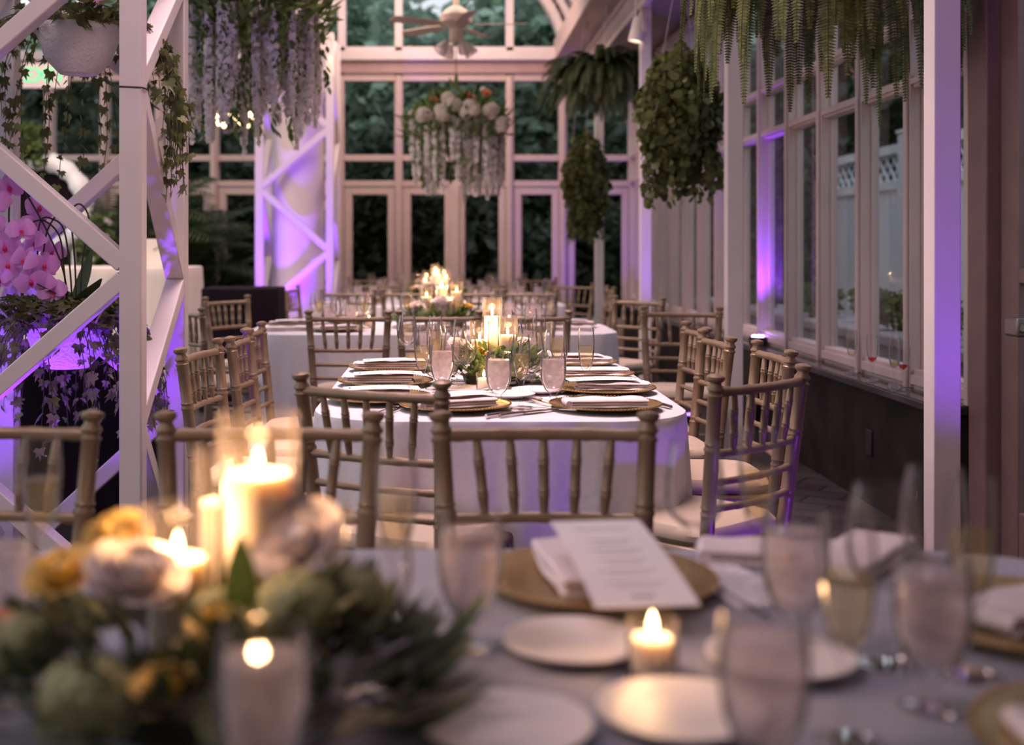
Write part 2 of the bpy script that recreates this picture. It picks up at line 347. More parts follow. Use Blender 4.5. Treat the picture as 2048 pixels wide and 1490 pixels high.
# far gable: arch bands and spandrel, upper lights
cx, cz, RA = -.05, 3.25, 1.40
b_ = MB()
def arch(r0, r1, y0, y1):
    n_ = 40; vs = []
    for i in range(n_+1):
        a = PI*i/n_
        for (r, y) in ((r0, y0), (r1, y0), (r1, y1), (r0, y1)): vs.append((cx+r*math.cos(a), y, cz+r*math.sin(a)))
    fs = [(i*4+j, i*4+(j+1) % 4, i*4+4+(j+1) % 4, i*4+4+j) for i in range(n_) for j in range(4)]
    b_.add(vs, fs)
arch(RA, RA+.09, DW-.16, DW+.06); arch(RA+.15, RA+.22, DW-.12, DW+.04); arch(RA+.29, RA+.35, DW-.12, DW+.04)
for i in range(2, 40):
    a = PI*i/41; b_.beam((cx+(RA+.05)*math.cos(a), DW, cz+(RA+.05)*math.sin(a)), (cx+(RA+.32)*math.cos(a), DW, cz+(RA+.32)*math.sin(a)), .03, .03, (0, 1, 0))
struct(b_.obj('trim_9', M['paint'], smooth=False))
b_ = MB(); n_ = 32; vs = []
for i in range(n_+1):
    a = PI*i/n_; x = cx+(RA+.04)*math.cos(a); z = cz+(RA+.04)*math.sin(a); vs += [(x, DW+.06, z), (x*1.25, DW+.06, max(z, 3.4)+1.2)]
b_.add(vs, [(2*i, 2*i+1, 2*i+3, 2*i+2) for i in range(n_)])
struct(b_.obj('wall_far', M['paint'], smooth=False))
f = MB()
for x in (-1.18, -.53, .74): f.box(x-.045, x+.045, DW-.1, DW+.05, 3.45, cz+math.sqrt(max(0, RA**2-(x-cx)**2)))
f.box(-1.4, 1.3, DW-.1, DW+.05, 3.47, 3.53); f.box(-1.4, 1.3, DW-.1, DW+.05, 4.16, 4.22)
fo = struct(f.obj('window_26', M['paint'], smooth=False, bevel=.006))
g = MB(); g.box(-1.36, 1.26, DW+.01, DW+.016, 3.5, 4.5); g.obj('pane', M['pane'], fo, smooth=False)

# ------------------------------------------------------------------ outside: fence, ledge, trees
FX = 4.4
fen = empty('vinyl_fence', (FX, 9.0, -.05), 0, 'white vinyl privacy fence with lattice top outside the right windows', 'fence')
b_ = MB()
for i in range(60): y = -3+i*.155; b_.box(.0, .03, y-7+5, y-7+5+.150, .1, 1.72)
b_.obj('board_panel', M['vinyl'], fen, smooth=False)
b_ = MB()
for z in (.08, 1.74, 2.06): b_.box(-.03, .06, -5.2, 4.3, z-.04, z+.04)
b_.obj('rail', M['vinyl'], fen, smooth=False)
b_ = MB()
for i in range(62):
    y = -5.2+i*.15; b_.beam((.01, y, 1.76), (.01, y+.28, 2.04), .008, .026, (1, 0, 0)); b_.beam((.02, y+.28, 1.76), (.02, y, 2.04), .008, .026, (1, 0, 0))
b_.obj('lattice', M['vinyl'], fen, smooth=False)
for yy in (3.4, 5.25, 7.1, 8.95):
    b_ = MB(); y = yy-7; b_.box(-.05, .08, y-.065, y+.065, 0, 2.18); b_.box(-.065, .095, y-.08, y+.08, 2.18, 2.21); b_.obj('post', M['vinyl'], fen, smooth=False, bevel=.006)
b_ = MB(); b_.box(2.75, 3.15, 3.5, 13, -.05, .62); b_.box(2.70, 3.18, 3.5, 13, .62, .70)
tag(b_.obj('stone_planter', M['stone'], smooth=False, bevel=.02), 'low grey stone planter ledge between windows and white fence', 'planter')
def leafcloud(mb, n, ax, ay, az, size, shell=.45, T=None, droop=0):
    for i in range(n):
        u = R.uniform(-1, 1); a = R.uniform(0, 2*PI); q = math.sqrt(1-u*u); r = R.uniform(shell, 1)**.6
        p = Vector((ax*q*math.cos(a)*r, ay*q*math.sin(a)*r, az*u*r))
        Q = Matrix.Translation(p) @ Euler((R.uniform(-1.2, 1.2)+droop, R.uniform(-1.2, 1.2), R.uniform(0, 6.3))).to_matrix().to_4x4()
        if T is not None: Q = T @ Q
        l = size*R.uniform(.6, 1.3); w2 = l*.32
        mb.add([(0, 0, 0), (w2, l*.4, .04*l), (0, l, 0), (-w2, l*.4, .04*l)], [(0, 1, 2, 3)], Q)
def bush_mesh(n, ax, ay, az, size, mat, lumps=7):
    mb = MB()
    for k in range(lumps):
        T = Matrix.Translation((R.uniform(-.6, .6)*ax, R.uniform(-.5, .5)*ay, R.uniform(-.5, .5)*az))
        leafcloud(mb, n//lumps, ax*.5, ay*.5, az*.45, size, .5, T)
    return mb
fen.scale = (1, 1.26, 1.09)
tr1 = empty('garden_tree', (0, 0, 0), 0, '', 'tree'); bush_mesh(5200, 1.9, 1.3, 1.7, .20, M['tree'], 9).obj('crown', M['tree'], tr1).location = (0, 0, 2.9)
b_ = MB(); b_.tube([(0, 0, 0), (.05, 0, 1.5), (0, .05, 3.2)], [.16, .12, .06], 8); b_.obj('trunk', M['bark'], tr1)
T1 = Proto(tr1)
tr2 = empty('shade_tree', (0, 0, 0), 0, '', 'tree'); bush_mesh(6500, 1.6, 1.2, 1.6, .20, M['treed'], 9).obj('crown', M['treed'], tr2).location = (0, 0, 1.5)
b_ = MB(); b_.tube([(0, 0, 0), (.05, 0, .9), (0, .05, 1.8)], [.12, .09, .05], 8); b_.obj('trunk', M['bark'], tr2)
T2 = Proto(tr2)
G1 = 'broad trees seen through the far upper windows'; G2 = 'dark bushy trees behind the far doors'; G3 = 'dark trees over the white fence'
for (x, y, s_) in ((-7.5, 19, 1.3), (-4.2, 20, 1.35), (-1.2, 19, 1.3), (1.5, 18.6, 1.35), (4.2, 19.4, 1.3), (-2.5, 23, 1.7), (2.8, 23, 1.7)):
    T1.put((x, y, -.05), R.uniform(0, 6), 'broad green tree beyond the far wall of windows', G1, sc_=s_)
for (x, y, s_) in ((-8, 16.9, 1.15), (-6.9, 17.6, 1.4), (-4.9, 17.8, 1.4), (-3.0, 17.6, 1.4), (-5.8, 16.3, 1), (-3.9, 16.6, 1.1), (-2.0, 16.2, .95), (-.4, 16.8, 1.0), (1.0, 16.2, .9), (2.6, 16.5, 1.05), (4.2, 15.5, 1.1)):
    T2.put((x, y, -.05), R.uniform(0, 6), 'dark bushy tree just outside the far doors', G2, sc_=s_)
for (x, y, s_) in ((7.0, 5.2, 1.6), (7.0, 8.2, 1.7), (6.8, 11.2, 1.6), (6.2, 15.4, 1.6), (7.2, 2.5, 1.6), (6.8, 18.5, 1.8)):
    T2.put((x, y, -.05), R.uniform(0, 6), 'dark tree rising above the white lattice fence', G3, sc_=s_)
bs = MB(); bush_m = bush_mesh(420, .22, .22, .22, .07, M['leafb'], 3).obj('garden_shrub', M['leafb']); tag(bush_m, '', 'shrub')
BS = Proto(bush_m)
for i in range(11):
    BS.put((2.95, 4.2+i*.72, .84+R.uniform(-.03, .05)), R.uniform(0, 6), 'low green shrub growing on the stone ledge outside', 'shrubs on the stone ledge', sc_=R.uniform(.75, 1.15))

# ------------------------------------------------------------------ truss towers
def tower(x0, x1, y0, y1, ph, label, top=3.36):
    t_ = empty('truss_tower', ((x0+x1)/2, (y0+y1)/2, 0), 0, label, 'tower', 'white truss towers of the left aisle')
    hx, hy = (x1-x0)/2, (y1-y0)/2; w_ = .08
    for sx in (-1, 1):
        for sy in (-1, 1):
            b_ = MB(); b_.box(sx*hx-w_/2, sx*hx+w_/2, sy*hy-w_/2, sy*hy+w_/2, 0, top); b_.obj('post', M['paint'], t_, smooth=False, bevel=.006)
    per = 1.22
    def face(p, q, za, zb, up):
        # zigzag between post p (nodes at za+k*per) and post q (nodes at zb+k*per)
        nodes = sorted([(za+k*per, 0) for k in range(-1, 4)]+[(zb+k*per, 1) for k in range(-1, 4)])
        for (z_a, ia), (z_b, ib) in zip(nodes, nodes[1:]):
            if ia == ib: continue
            A = p if ia == 0 else q; B = p if ib == 0 else q
            ta = max(0, (0.04-z_a)/(z_b-z_a)) if z_a < .04 else 0; tb = min(1, (top-.04-z_a)/(z_b-z_a)) if z_b > top-.04 else 1
            if tb <= ta+.05: continue
            P0 = Vector((A[0], A[1], z_a)); P1 = Vector((B[0], B[1], z_b))
            a_ = P0.lerp(P1, ta+.04); b2 = P0.lerp(P1, tb-.04 if tb == 1 else tb)
            mb = MB(); mb.beam(a_, b2, .062, .075, up); mb.obj('brace', M['paint'], t_, smooth=False, bevel=.005)
    face((-hx, -hy), (hx, -hy), ph[0], ph[1], (1, 0, 0) if False else (0, -1, 0))
    face((hx, -hy), (hx, hy), ph[2], ph[3], (1, 0, 0))
    face((-hx, hy), (hx, hy), ph[4], ph[5], (0, -1, 0))
    face((-hx, -hy), (-hx, hy), ph[6], ph[7], (1, 0, 0))
    return t_
tower(-1.81, -1.11, 4.27, 4.97, (.54, 1.15, .60, 1.10, 1.15, .57, .54, 1.15), 'near white lattice truss tower holding the hanging orchid planter')
tower(-1.84, -1.14, 11.9, 12.6, (.60, 1.20, .60, 1.10, 1.15, .57, .54, 1.15), 'far white lattice truss tower around the glowing round column')
b_ = MB(); b_.lathe([(.30, 0), (.30, .06), (.27, .1), (.265, 2.9), (.31, 3.0), (.31, 3.36)], 40)
o = b_.obj('round_column', M['paint']); o.location = (-1.50, 12.25, 0); tag(o, 'round white column washed in violet light inside far truss tower', 'column')
# cable ties and ropes on the near tower
b_ = MB(); z = H+(495-176)/562
b_.tube([(-1.153, 4.227, z), (-1.067, 4.227, z-.004), (-1.067, 4.313, z), (-1.153, 4.313, z), (-1.153, 4.227, z)], .003, 6)
tag(b_.obj('cable_tie', M['blackp']), 'thin black cable tie around the near tower front post', 'cable tie')

# ------------------------------------------------------------------ chair
def make_chair():
    t_ = empty('chiavari_chair', (0, 0, 0), 0, '', 'chair')
    mat = M['chair']
    def bamboo(mb, p, q, r, rings, seg=10, taper=1., fin=False):
        p = Vector(p); q = Vector(q); pts = []; rad = []
        ev = [(0, r*taper)]
        for tt in rings:
            ev += [(tt-.012, r), (tt-.009, r*1.12), (tt-.005, r*1.12), (tt-.002, r*.98), (tt+.002, r*.98), (tt+.005, r*1.12), (tt+.009, r*1.12), (tt+.012, r)]
        ev += [(1, r*taper)]
        L = (q-p).length
        for tt, rr in ev: pts.append(p.lerp(q, tt)); rad.append(rr)
        mb.tube(pts, rad, seg)
    for sx in (-1, 1):
        mb = MB()
        x0, x1, x2 = sx*.185, sx*.178, sx*.205
        base = Vector((x0, -.215, 0)); mid = Vector((x1, -.185, .45)); top = Vector((x2, -.235, .915))
        pts = []; rad = []
        def seq(a, c, r0, r1, rings):
            for tt in [i/8 for i in range(8)]: pts.append(a.lerp(c, tt)); rad.append(r0+(r1-r0)*tt)
        # lower leg
        for tt in (0, .3, .6, .9): pts.append(base.lerp(mid, tt)); rad.append(.013+.006*tt)
        ups = [0, .18, .2, .21, .222, .235, .248, .26, .45, .56, .57, .58, .592, .60, .61, .62, .865, .875, .882, .892, .902, .912, .92, .94, .952, .962, .975, .988, 1.0]
        rr = [.0195, .019, .019, .0215, .0185, .0185, .0215, .019, .019, .0185, .021, .021, .018, .018, .021, .018, .018, .0215, .0215, .017, .017, .0215, .0215, .015, .015, .021, .0235, .022, .006]
        for tt, r_ in zip(ups, rr): pts.append(mid.lerp(top, tt)); rad.append(r_)
        mb.tube(pts, rad, 12); mb.obj('back_post', mat, t_)
        mb = MB(); bamboo(mb, (sx*.195, .195, 0), (sx*.19, .185, .44), .0165, (.25, .55, .8), taper=.8); mb.obj('front_leg', mat, t_)
    def backpt(z, u):   # point on the back at height z
        tt = (z-.45)/.465; return Vector(((.178+.027*tt)*u, -.185-.05*tt, z))
    for z, r_ in ((.866, .0125), (.705, .0105), (.63, .0095), (.56, .0095)):
        mb = MB(); a = backpt(z, -1); c = backpt(z, 1); pts = []; rad = []
        for i in range(25):
            tt = i/24; p = a.lerp(c, tt); p.y -= .022*math.sin(PI*tt); pts.append(p); rad.append(r_*(1.14 if i % 5 == 2 else 1))
        mb.tube(pts, rad, 10); mb.obj('rail', mat, t_)
    for i in range(5):
        u = (i-2)/2; mb = MB()
        a = backpt(.866, u*.66); c = backpt(.705, u*.60)
        a.y -= .022*math.sin(PI*(.5+.33*u)); c.y -= .022*math.sin(PI*(.5+.30*u))
        q = []; rd = []
        for tt, r_ in ((0, .006), (.1, .0085), (.28, .0102), (.30, .012), (.33, .0102), (.36, .012), (.38, .0102), (.66, .0102), (.68, .012), (.71, .0102), (.74, .012), (.76, .0102), (.9, .0085), (1, .006)): q.append(a.lerp(c, tt)); rd.append(r_)
        mb.tube(q, rd, 8); mb.obj('spindle', mat, t_)
    mb = MB(); mb.box(-.205, .205, -.2, .205, .425, .455); mb.obj('seat', mat, t_, bevel=.012)
    mb = MB(); vs = []; n1 = 32
    for j, (s_, z) in enumerate(((.94, .455), (1.0, .468), (1.0, .482), (.93, .500), (.7, .508), (.3, .512))):
        for k in range(n1):
            a = 2*PI*k/n1; c_, sn = math.cos(a), math.sin(a); e = .45
            vs.append((.20*s_*math.copysign(abs(c_)**e, c_), .195*s_*math.copysign(abs(sn)**e, sn), z))
    fs = [(j*n1+k, j*n1+(k+1) % n1, (j+1)*n1+(k+1) % n1, (j+1)*n1+k) for j in range(5) for k in range(n1)]+[tuple(5*n1+k for k in range(n1)), tuple(range(n1))[::-1]]
    mb.add(vs, fs); mb.obj('cushion', M['cushion'], t_)
    for (a, c) in (((-.19, .19, .14), (.19, .19, .14)), ((-.19, .19, .28), (.19, .19, .28)), ((-.185, -.205, .16), (.185, -.205, .16)), ((-.193, .19, .2), (-.184, -.2, .2)), ((.193, .19, .2), (.184, -.2, .2)), ((-.193, .19, .33), (-.182, -.195, .33)), ((.193, .19, .33), (.182, -.195, .33))):
        mb = MB(); bamboo(mb, a, c, .0085, (.33, .66), 8); mb.obj('stretcher', mat, t_)
    return t_
CH = Proto(make_chair())
def chair(mx_, my_, rzd, label, group):
    rz = math.radians(rzd); off = Vector((math.sin(rz)*-1, math.cos(rz)))*.235
    return CH.put((mx_+off.x, my_+off.y, 0), rz, label, group)
GC1 = 'champagne chairs pulled to the foreground table'; GC2 = 'champagne chairs around the in-focus table'; GC3 = 'champagne chairs around the third table'; GC4 = 'champagne chairs around the fourth table'; GC5 = 'champagne chairs around the farthest table'
chair(.195, 2.36, 180, 'champagne chair of the foreground table, rightmost, behind its gold charger', GC1)
chair(-.345, 2.36, 180, 'champagne chair of the foreground table, behind the tall glowing candle', GC1)
chair(-.90, 2.37, 180, 'champagne chair of the foreground table, cut by the left picture edge', GC1)
chair(-.19, 3.0, -27, 'champagne chair turned at the front left corner of the in-focus table', GC2)
chair(.84, 3.18, 42, 'champagne chair turned at the front right corner of the in-focus table', GC2)
chair(1.09, 3.98, 90, 'side-on champagne chair on right of in-focus table, nearest after the corner one', GC2)
chair(1.03, 4.55, 92, 'side-on champagne chair on right of in-focus table, middle of the three', GC2)
chair(1.06, 5.06, 90, 'side-on champagne chair on right of in-focus table, farthest of the three', GC2)
chair(-.83, 4.06, -96, 'side-on champagne chair nearest on the left of the in-focus table', GC2)
chair(-.78, 4.55, -90, 'side-on champagne chair in the middle left of the in-focus table', GC2)
chair(-.80, 5.02, -90, 'side-on champagne chair farthest on the left of the in-focus table', GC2)
chair(1.29, 6.55, 166, 'champagne chair facing the camera before the second white column', GC3)
chair(-.496, 6.16, 0, 'champagne chair seen from behind, leftmost of three before the third table', GC3)
chair(-.03, 6.16, 0, 'champagne chair seen from behind, middle of three before the third table', GC3)
chair(.43, 6.16, 0, 'champagne chair seen from behind, rightmost of three before the third table', GC3)
chair(-1.42, 6.62, -57, 'champagne chair at left end of the third table, beside the near tower', GC3)
chair(-1.45, 7.97, -122, 'champagne chair before the black draped bar, turned toward the third table', GC3)
chair(1.28, 7.92, 131, 'champagne chair at the back right corner of the third table', GC3)
chair(-.75, 9.32, 0, 'champagne chair before the fourth table, first from left', GC4)
chair(-.28, 9.32, 0, 'champagne chair before the fourth table, second from left', GC4)
chair(.2, 9.32, 0, 'champagne chair before the fourth table, third from left', GC4)
chair(.66, 9.32, 0, 'champagne chair before the fourth table, fourth from left', GC4)
chair(1.38, 10.0, 90, 'champagne chair side-on at the right end of the fourth table', GC4)
chair(1.16, 10.95, 150, 'champagne chair at the back right corner of the fourth table', GC4)
chair(-1.3, 10.1, -100, 'champagne chair at the left end of the fourth table', GC4)
for i, x in enumerate((-.62, -.12, .38)):
    chair(x, 11.3, 0, 'champagne chair in front of the farthest table, %s from left' % ('first', 'second', 'third')[i], GC5)
chair(1.0, 13.0, 190, 'champagne chair behind the farthest table, right end', GC5)
chair(-.85, 13.05, 170, 'champagne chair behind the farthest table, left end', GC5)

# ------------------------------------------------------------------ tablecloths
TZ = .76
def cloth(x0, x1, y0, y1, rad, mat, label, seed=0, group=None, top=TZ, name='tablecloth', cat='tablecloth', amp=.048, flare=.05):
    mb = MB(); hx, hy = (x1-x0)/2, (y1-y0)/2; cx_, cy_ = (x0+x1)/2, (y0+y1)/2; N = 240; rr = random.Random(seed)
    per = []
    segs = [(hx-rad, hy-rad, 0), (-(hx-rad), hy-rad, PI/2), (-(hx-rad), -(hy-rad), PI), (hx-rad, -(hy-rad), 1.5*PI)]
    raw = []
    for (ax, ay, a0) in segs:
        for i in range(13): a = a0+PI/2*i/12; raw.append((ax+rad*math.cos(a), ay+rad*math.sin(a)))
    raw.append(raw[0]); Ls = [0]
    for i in range(1, len(raw)): Ls.append(Ls[-1]+math.dist(raw[i], raw[i-1]))
    Lt = Ls[-1]; j = 0
    for k in range(N):
        s_ = Lt*k/N
        while Ls[j+1] < s_: j += 1
        t_ = (s_-Ls[j])/max(1e-9, Ls[j+1]-Ls[j]); per.append((raw[j][0]+(raw[j+1][0]-raw[j][0])*t_, raw[j][1]+(raw[j+1][1]-raw[j][1])*t_))
    nrm = []
    for k in range(N):
        a = per[(k+2) % N]; c = per[(k-2) % N]; d = (a[0]-c[0], a[1]-c[1]); l = math.hypot(*d); nrm.append((d[1]/l, -d[0]/l))
    ph = [rr.uniform(0, 6.3) for _ in range(4)]; nf = max(8, int(Lt/.20))
    def fold(k): 
        a = 2*PI*k/N; v = .55*math.sin(nf*a+ph[0])+.35*math.sin((nf*2-3)*a+ph[1])+.3*math.sin(int(nf*.5)*a+ph[2]); return v
    vs = []; levels = [(0, .5, 0), (0, .9, 0), (0, .985, -.0), (.008, 1, -.006), (.012, 1, -.02), (.014, 1, -.07), (.017, 1, -.16), (.02, 1, -.28), (.03, 1, -.42), (.04, 1, -.58), (.05, 1, -top+.004)]
    for (off, sc_, dz) in levels:
        t_ = -dz/top
        for k in range(N):
            e = off/.05*flare+(amp*fold(k)*t_**.8 if dz < -.01 else 0)
            vs.append((per[k][0]*sc_+nrm[k][0]*e, per[k][1]*sc_+nrm[k][1]*e, top+dz))
    n_ = len(levels)
    fs = [(i*N+k, (i+1)*N+k, (i+1)*N+(k+1) % N, i*N+(k+1) % N) for i in range(n_-1) for k in range(N)]
    vs.append((0, 0, top)); fs += [(len(vs)-1, k, (k+1) % N) for k in range(N)]
    mb.add(vs, fs); o = mb.obj(name, mat); o.location = (cx_, cy_, 0)
    return tag(o, label, cat, group)
GT = 'white tablecloths down the hall'
cloth(-1.25, 1.05, .25, 1.90, .35, M['cloth_skylit'], 'white cloth with cool skylight put in its colour on the blurred foreground table', 1, GT)
cloth(-.378, .705, 3.32, 5.2, .26, M['cloth'], 'white cloth falling in folds from the in-focus middle table', 2, GT)
cloth(-1.13, .975, 6.6, 7.7, .30, M['cloth'], 'white cloth of the wide third table, behind three chair backs', 3, GT)
cloth(-1.1, 1.0, 9.75, 10.8, .30, M['cloth'], 'white cloth of the fourth table, below the hanging floral chandelier', 4, GT)
cloth(-.95, .95, 11.75, 12.7, .30, M['cloth'], 'white cloth of the farthest table, before the far doors', 5, GT)

# ------------------------------------------------------------------ table ware prototypes
def shell(outer, inner): return outer+inner[::-1]
def make_goblet():
    t_ = empty('water_goblet', (0, 0, 0), 0, '', 'glass')
    mb = MB(); mb.lathe([(1e-4, .003), (.030, .002), (.033, .004), (.030, .007), (.012, .011), (.008, .018), (.011, .024), (.008, .030), (.013, .036), (.026, .048), (.036, .072), (.0395, .10), (.039, .13), (.0355, .160), (.0343, .160), (.0375, .13), (.038, .10), (.0345, .074), (.024, .052), (1e-4, .042)], 28)
    mb.obj('glass_body', M['glass'], t_)
    mb = MB(); mb.lathe([(1e-4, .044), (.0235, .0535), (.0338, .075), (.0372, .10), (.0368, .13), (.0362, .138), (1e-4, .138)], 24); mb.obj('iced_water', M['water'], t_)
    return t_
def make_flute(mat='champ', low=False):
    t_ = empty('champagne_flute', (0, 0, 0), 0, '', 'glass')
    mb = MB(); mb.lathe([(1e-4, .003), (.030, .002), (.032, .004), (.028, .006), (.009, .012), (.0045, .024), (.004, .05), (.0055, .068), (.009, .080), (.017, .098), (.0235, .125), (.0262, .155), (.0262, .185), (.0235, .22), (.0225, .22), (.0252, .185), (.0252, .155), (.0225, .126), (.016, .10), (1e-4, .086)], 24)
    mb.obj('glass_body', M['glass'], t_)
    mb = MB(); mb.lathe([(1e-4, .088), (.0155, .1015), (.0218, .127), (.0245, .155), (.0246, .162), (1e-4, .162)] if not low else [(1e-4, .088), (.0155, .1015), (.0185, .112), (1e-4, .112)], 20); mb.obj('champagne', M[mat], t_)
    return t_
def make_wine():
    t_ = empty('wine_glass', (0, 0, 0), 0, '', 'glass')
    mb = MB(); mb.lathe([(1e-4, .003), (.034, .002), (.036, .004), (.032, .006), (.010, .012), (.0045, .024), (.004, .06), (.006, .078), (.016, .088), (.033, .103), (.0405, .125), (.0405, .150), (.036, .180), (.031, .205), (.0300, .205), (.035, .180), (.0393, .150), (.0393, .125), (.032, .105), (.015, .0905), (1e-4, .086)], 28)
    mb.obj('glass_body', M['glass'], t_)
    return t_
def make_charger(d=.33):
    t_ = empty('charger_plate', (0, 0, 0), 0, '', 'charger'); r = d/2
    mb = MB(); mb.lathe([(1e-4, .004), (r*.60, .004), (r*.68, .010), (r*.96, .015), (r, .016), (r, .0185), (r*.955, .018), (r*.69, .0135), (r*.60, .0085), (1e-4, .0085)], 48); mb.obj('plate', M['gold'], t_)
    mb = MB()
    for k in range(90): a = 2*PI*k/90; mb.ball(.0032, 6, TR(r*.985*math.cos(a), r*.985*math.sin(a), .0185))
    mb.obj('beaded_rim', M['gold'], t_)
    return t_
def make_plate():
    mb = MB(); r = .084; mb.lathe([(1e-4, .003), (r*.58, .002), (r*.66, .005), (r, .013), (r, .0155), (r*.95, .015), (r*.66, .008), (r*.56, .006), (1e-4, .006)], 40)
    return tag(mb.obj('bread_plate', M['china']), '', 'plate')
def make_napkin():
    mb = MB(); L, W = .235, .10; nx, ny = 14, 6
    for k, (z0, dl, dw) in enumerate(((0, 0, 0), (.0085, .012, .006), (.017, .004, .002))):
        vs = []
        ring = []
        for i in range(nx+1):
            x = -L/2+dl+(L-dl*1.5)*i/nx; ww = W/2-dw; wave = .0018*math.sin(i*.9+k*1.7)
            tk = .0075
            pr = [(-ww, z0+.5*tk), (-ww+.004, z0+tk), (0, z0+tk+wave), (ww-.004, z0+tk*.95+wave*1.4), (ww, z0+.5*tk), (ww-.004, z0), (0, z0+wave*.3), (-ww+.004, z0)]
            for (y, z) in pr: vs.append((x, y+.002*math.sin(i*.7+k), z))
        m8 = 8; fs = [(i*m8+j, i*m8+(j+1) % m8, (i+1)*m8+(j+1) % m8, (i+1)*m8+j) for i in range(nx) for j in range(m8)]
        fs += [tuple(range(m8))[::-1], tuple(nx*m8+j for j in range(m8))]
        mb.add(vs, fs)
    mb.tube([(-L/2+.002, -W/2+.006, .013), (-L/2, 0, .0135), (-L/2+.002, W/2-.006, .013)], [.010, .0125, .010], 10)
    return tag(mb.obj('folded_napkin', M['napkin']), '', 'napkin')
def make_menu():
    t_ = empty('menu_card', (0, 0, 0), 0, '', 'menu'); mb = MB(); W, L = .104, .235; n = 10; vs = []
    for i in range(n+1):
        y = -L/2+L*i/n; z = .004*math.sin(PI*i/n)
        vs += [(-W/2, y, z), (W/2, y, z), (W/2, y, z+.0009), (-W/2, y, z+.0009)]
    mb.add(vs, [(i*4+j, i*4+(j+1) % 4, i*4+4+(j+1) % 4, i*4+4+j) for i in range(n) for j in range(4)]+[(3, 2, 1, 0), (n*4, n*4+1, n*4+2, n*4+3)])
    mb.obj('card', M['paper'], t_)
    mb = MB()
    def zz(y): return .004*math.sin(PI*(y+L/2)/L)+.0012
    rr = random.Random(3)
    mb.tube([(-.03+.006*i, .085+.004*math.sin(i*2.1), zz(.085)) for i in range(11)], .0007, 5)
    mb.obj('heading', M['inkl'], t_); mb = MB()
    for k in range(5):
        y = .045-.028*k; w2 = rr.uniform(.022, .036)
        mb.box(-w2, w2, y-.0006, y+.0006, zz(y)-.0006, zz(y)+.0002); mb.box(-w2*.7, w2*.7, y-.0096, y-.0084, zz(y-.009)-.0006, zz(y-.009)+.0002)
    mb.obj('printing', M['inkl'], t_); mb = MB()
    mb.tube([(-.012+.003*i, -.098+.003*math.sin(i*1.9), zz(-.098)) for i in range(9)], .0009, 5)
    mb.obj('small_mark', M['ink'], t_)
    return t_
def make_fork():
    mb = MB(); mb.tube([(0, -.09, .004), (0, -.03, .0035), (0, .03, .006), (0, .05, .005)], [.005, .0032, .0025, .004], 6)
    mb.box(-.011, .011, .048, .062, .003, .0055)
    for i in range(4): mb.box(-.011+i*.0066, -.0088+i*.0066, .060, .098, .003, .0052)
    return tag(mb.obj('fork', M['silver']), '', 'fork')
def make_knife():
    mb = MB(); mb.tube([(0, -.11, .005), (0, -.07, .006), (0, -.01, .005)], [.006, .0065, .004], 8); mb.box(-.007, .008, -.012, .10, .0035, .005); mb.poly([(-.007, .10, .0045), (.008, .10, .0045), (.002, .115, .0045), (-.005, .112, .0045)])
    return tag(mb.obj('table_knife', M['silver']), '', 'knife')
GOB, FLU, WIN, CHG, PLT, NAP, MEN, FRK, KNF = Proto(make_goblet()), Proto(make_flute()), Proto(make_wine()), Proto(make_charger()), Proto(make_plate()), Proto(make_napkin()), Proto(make_menu()), Proto(make_fork()), Proto(make_knife())
FLR = Proto(make_flute('rosew', True)); FLL = Proto(make_flute('champ', True))
T_ = TZ+.0015
TN = {1: 'foreground table', 2: 'in-focus table', 3: 'third table', 4: 'fourth table', 5: 'farthest table'}
CW = TZ+.0225        # top of a charger well plus clearance
def goblet(t, x, y, where): return GOB.put((x, y, T_), R.uniform(0, 6), 'frosty iced water goblet %s, %s' % (where, TN[t]), 'water goblets on the '+TN[t])
def flute(t, x, y, where): return FLU.put((x, y, T_), R.uniform(0, 6), 'champagne flute %s, %s' % (where, TN[t]), 'champagne flutes on the '+TN[t])
def wine(t, x, y, where): return WIN.put((x, y, T_), R.uniform(0, 6), 'empty wine glass %s, %s' % (where, TN[t]), 'wine glasses on the '+TN[t])
def setting(t, x, y, ang, where, gl=(1, 1, 1), menu=True, plate=True, cut=True, nang=0, nap=True):
    """ang: direction from seat to the table centre, degrees"""
    a = math.radians(ang); d = Vector((math.cos(a), math.sin(a))); r = Vector((d.y, -d.x))
    def at2(u, v): return (x+r.x*u+d.x*v, y+r.y*u+d.y*v)
    tn = TN[t]
    CHG.put((x, y, T_), 0, 'gold beaded charger plate %s of the %s' % (where, tn), 'gold chargers on the '+tn)
    if nap: NAP.put((x-d.x*.02, y-d.y*.02, TZ+.0112), a+nang, 'folded blush napkin on the charger %s of the %s' % (where, tn), 'blush napkins on the '+tn)
    if menu: MEN.put((x+d.x*.01+r.x*.01, y+d.y*.01+r.y*.01, TZ+.0415), a+nang-PI/2+.12, 'white menu card on the napkin %s, %s' % (where, tn), 'menu cards on the '+tn)
    if plate:
        p = at2(-.15, .20); PLT.put((p[0], p[1], T_), 0, 'small white bread plate %s of the %s' % (where, tn), 'bread plates on the '+tn)
    if cut:
        p = at2(-.20, -.02); FRK.put((p[0], p[1], T_), a-PI/2, 'silver fork left of the charger %s of the %s' % (where, tn), 'forks on the '+tn)
        p = at2(.20, -.02); KNF.put((p[0], p[1], T_), a-PI/2, 'silver knife right of the charger %s of the %s' % (where, tn), 'knives on the '+tn)
    if gl[0]: p = at2(.07, .22); goblet(t, p[0], p[1], where)
    if gl[1]: p = at2(.15, .17); flute(t, p[0], p[1], where)
    if gl[2]: p = at2(.15, .27); wine(t, p[0], p[1], where)
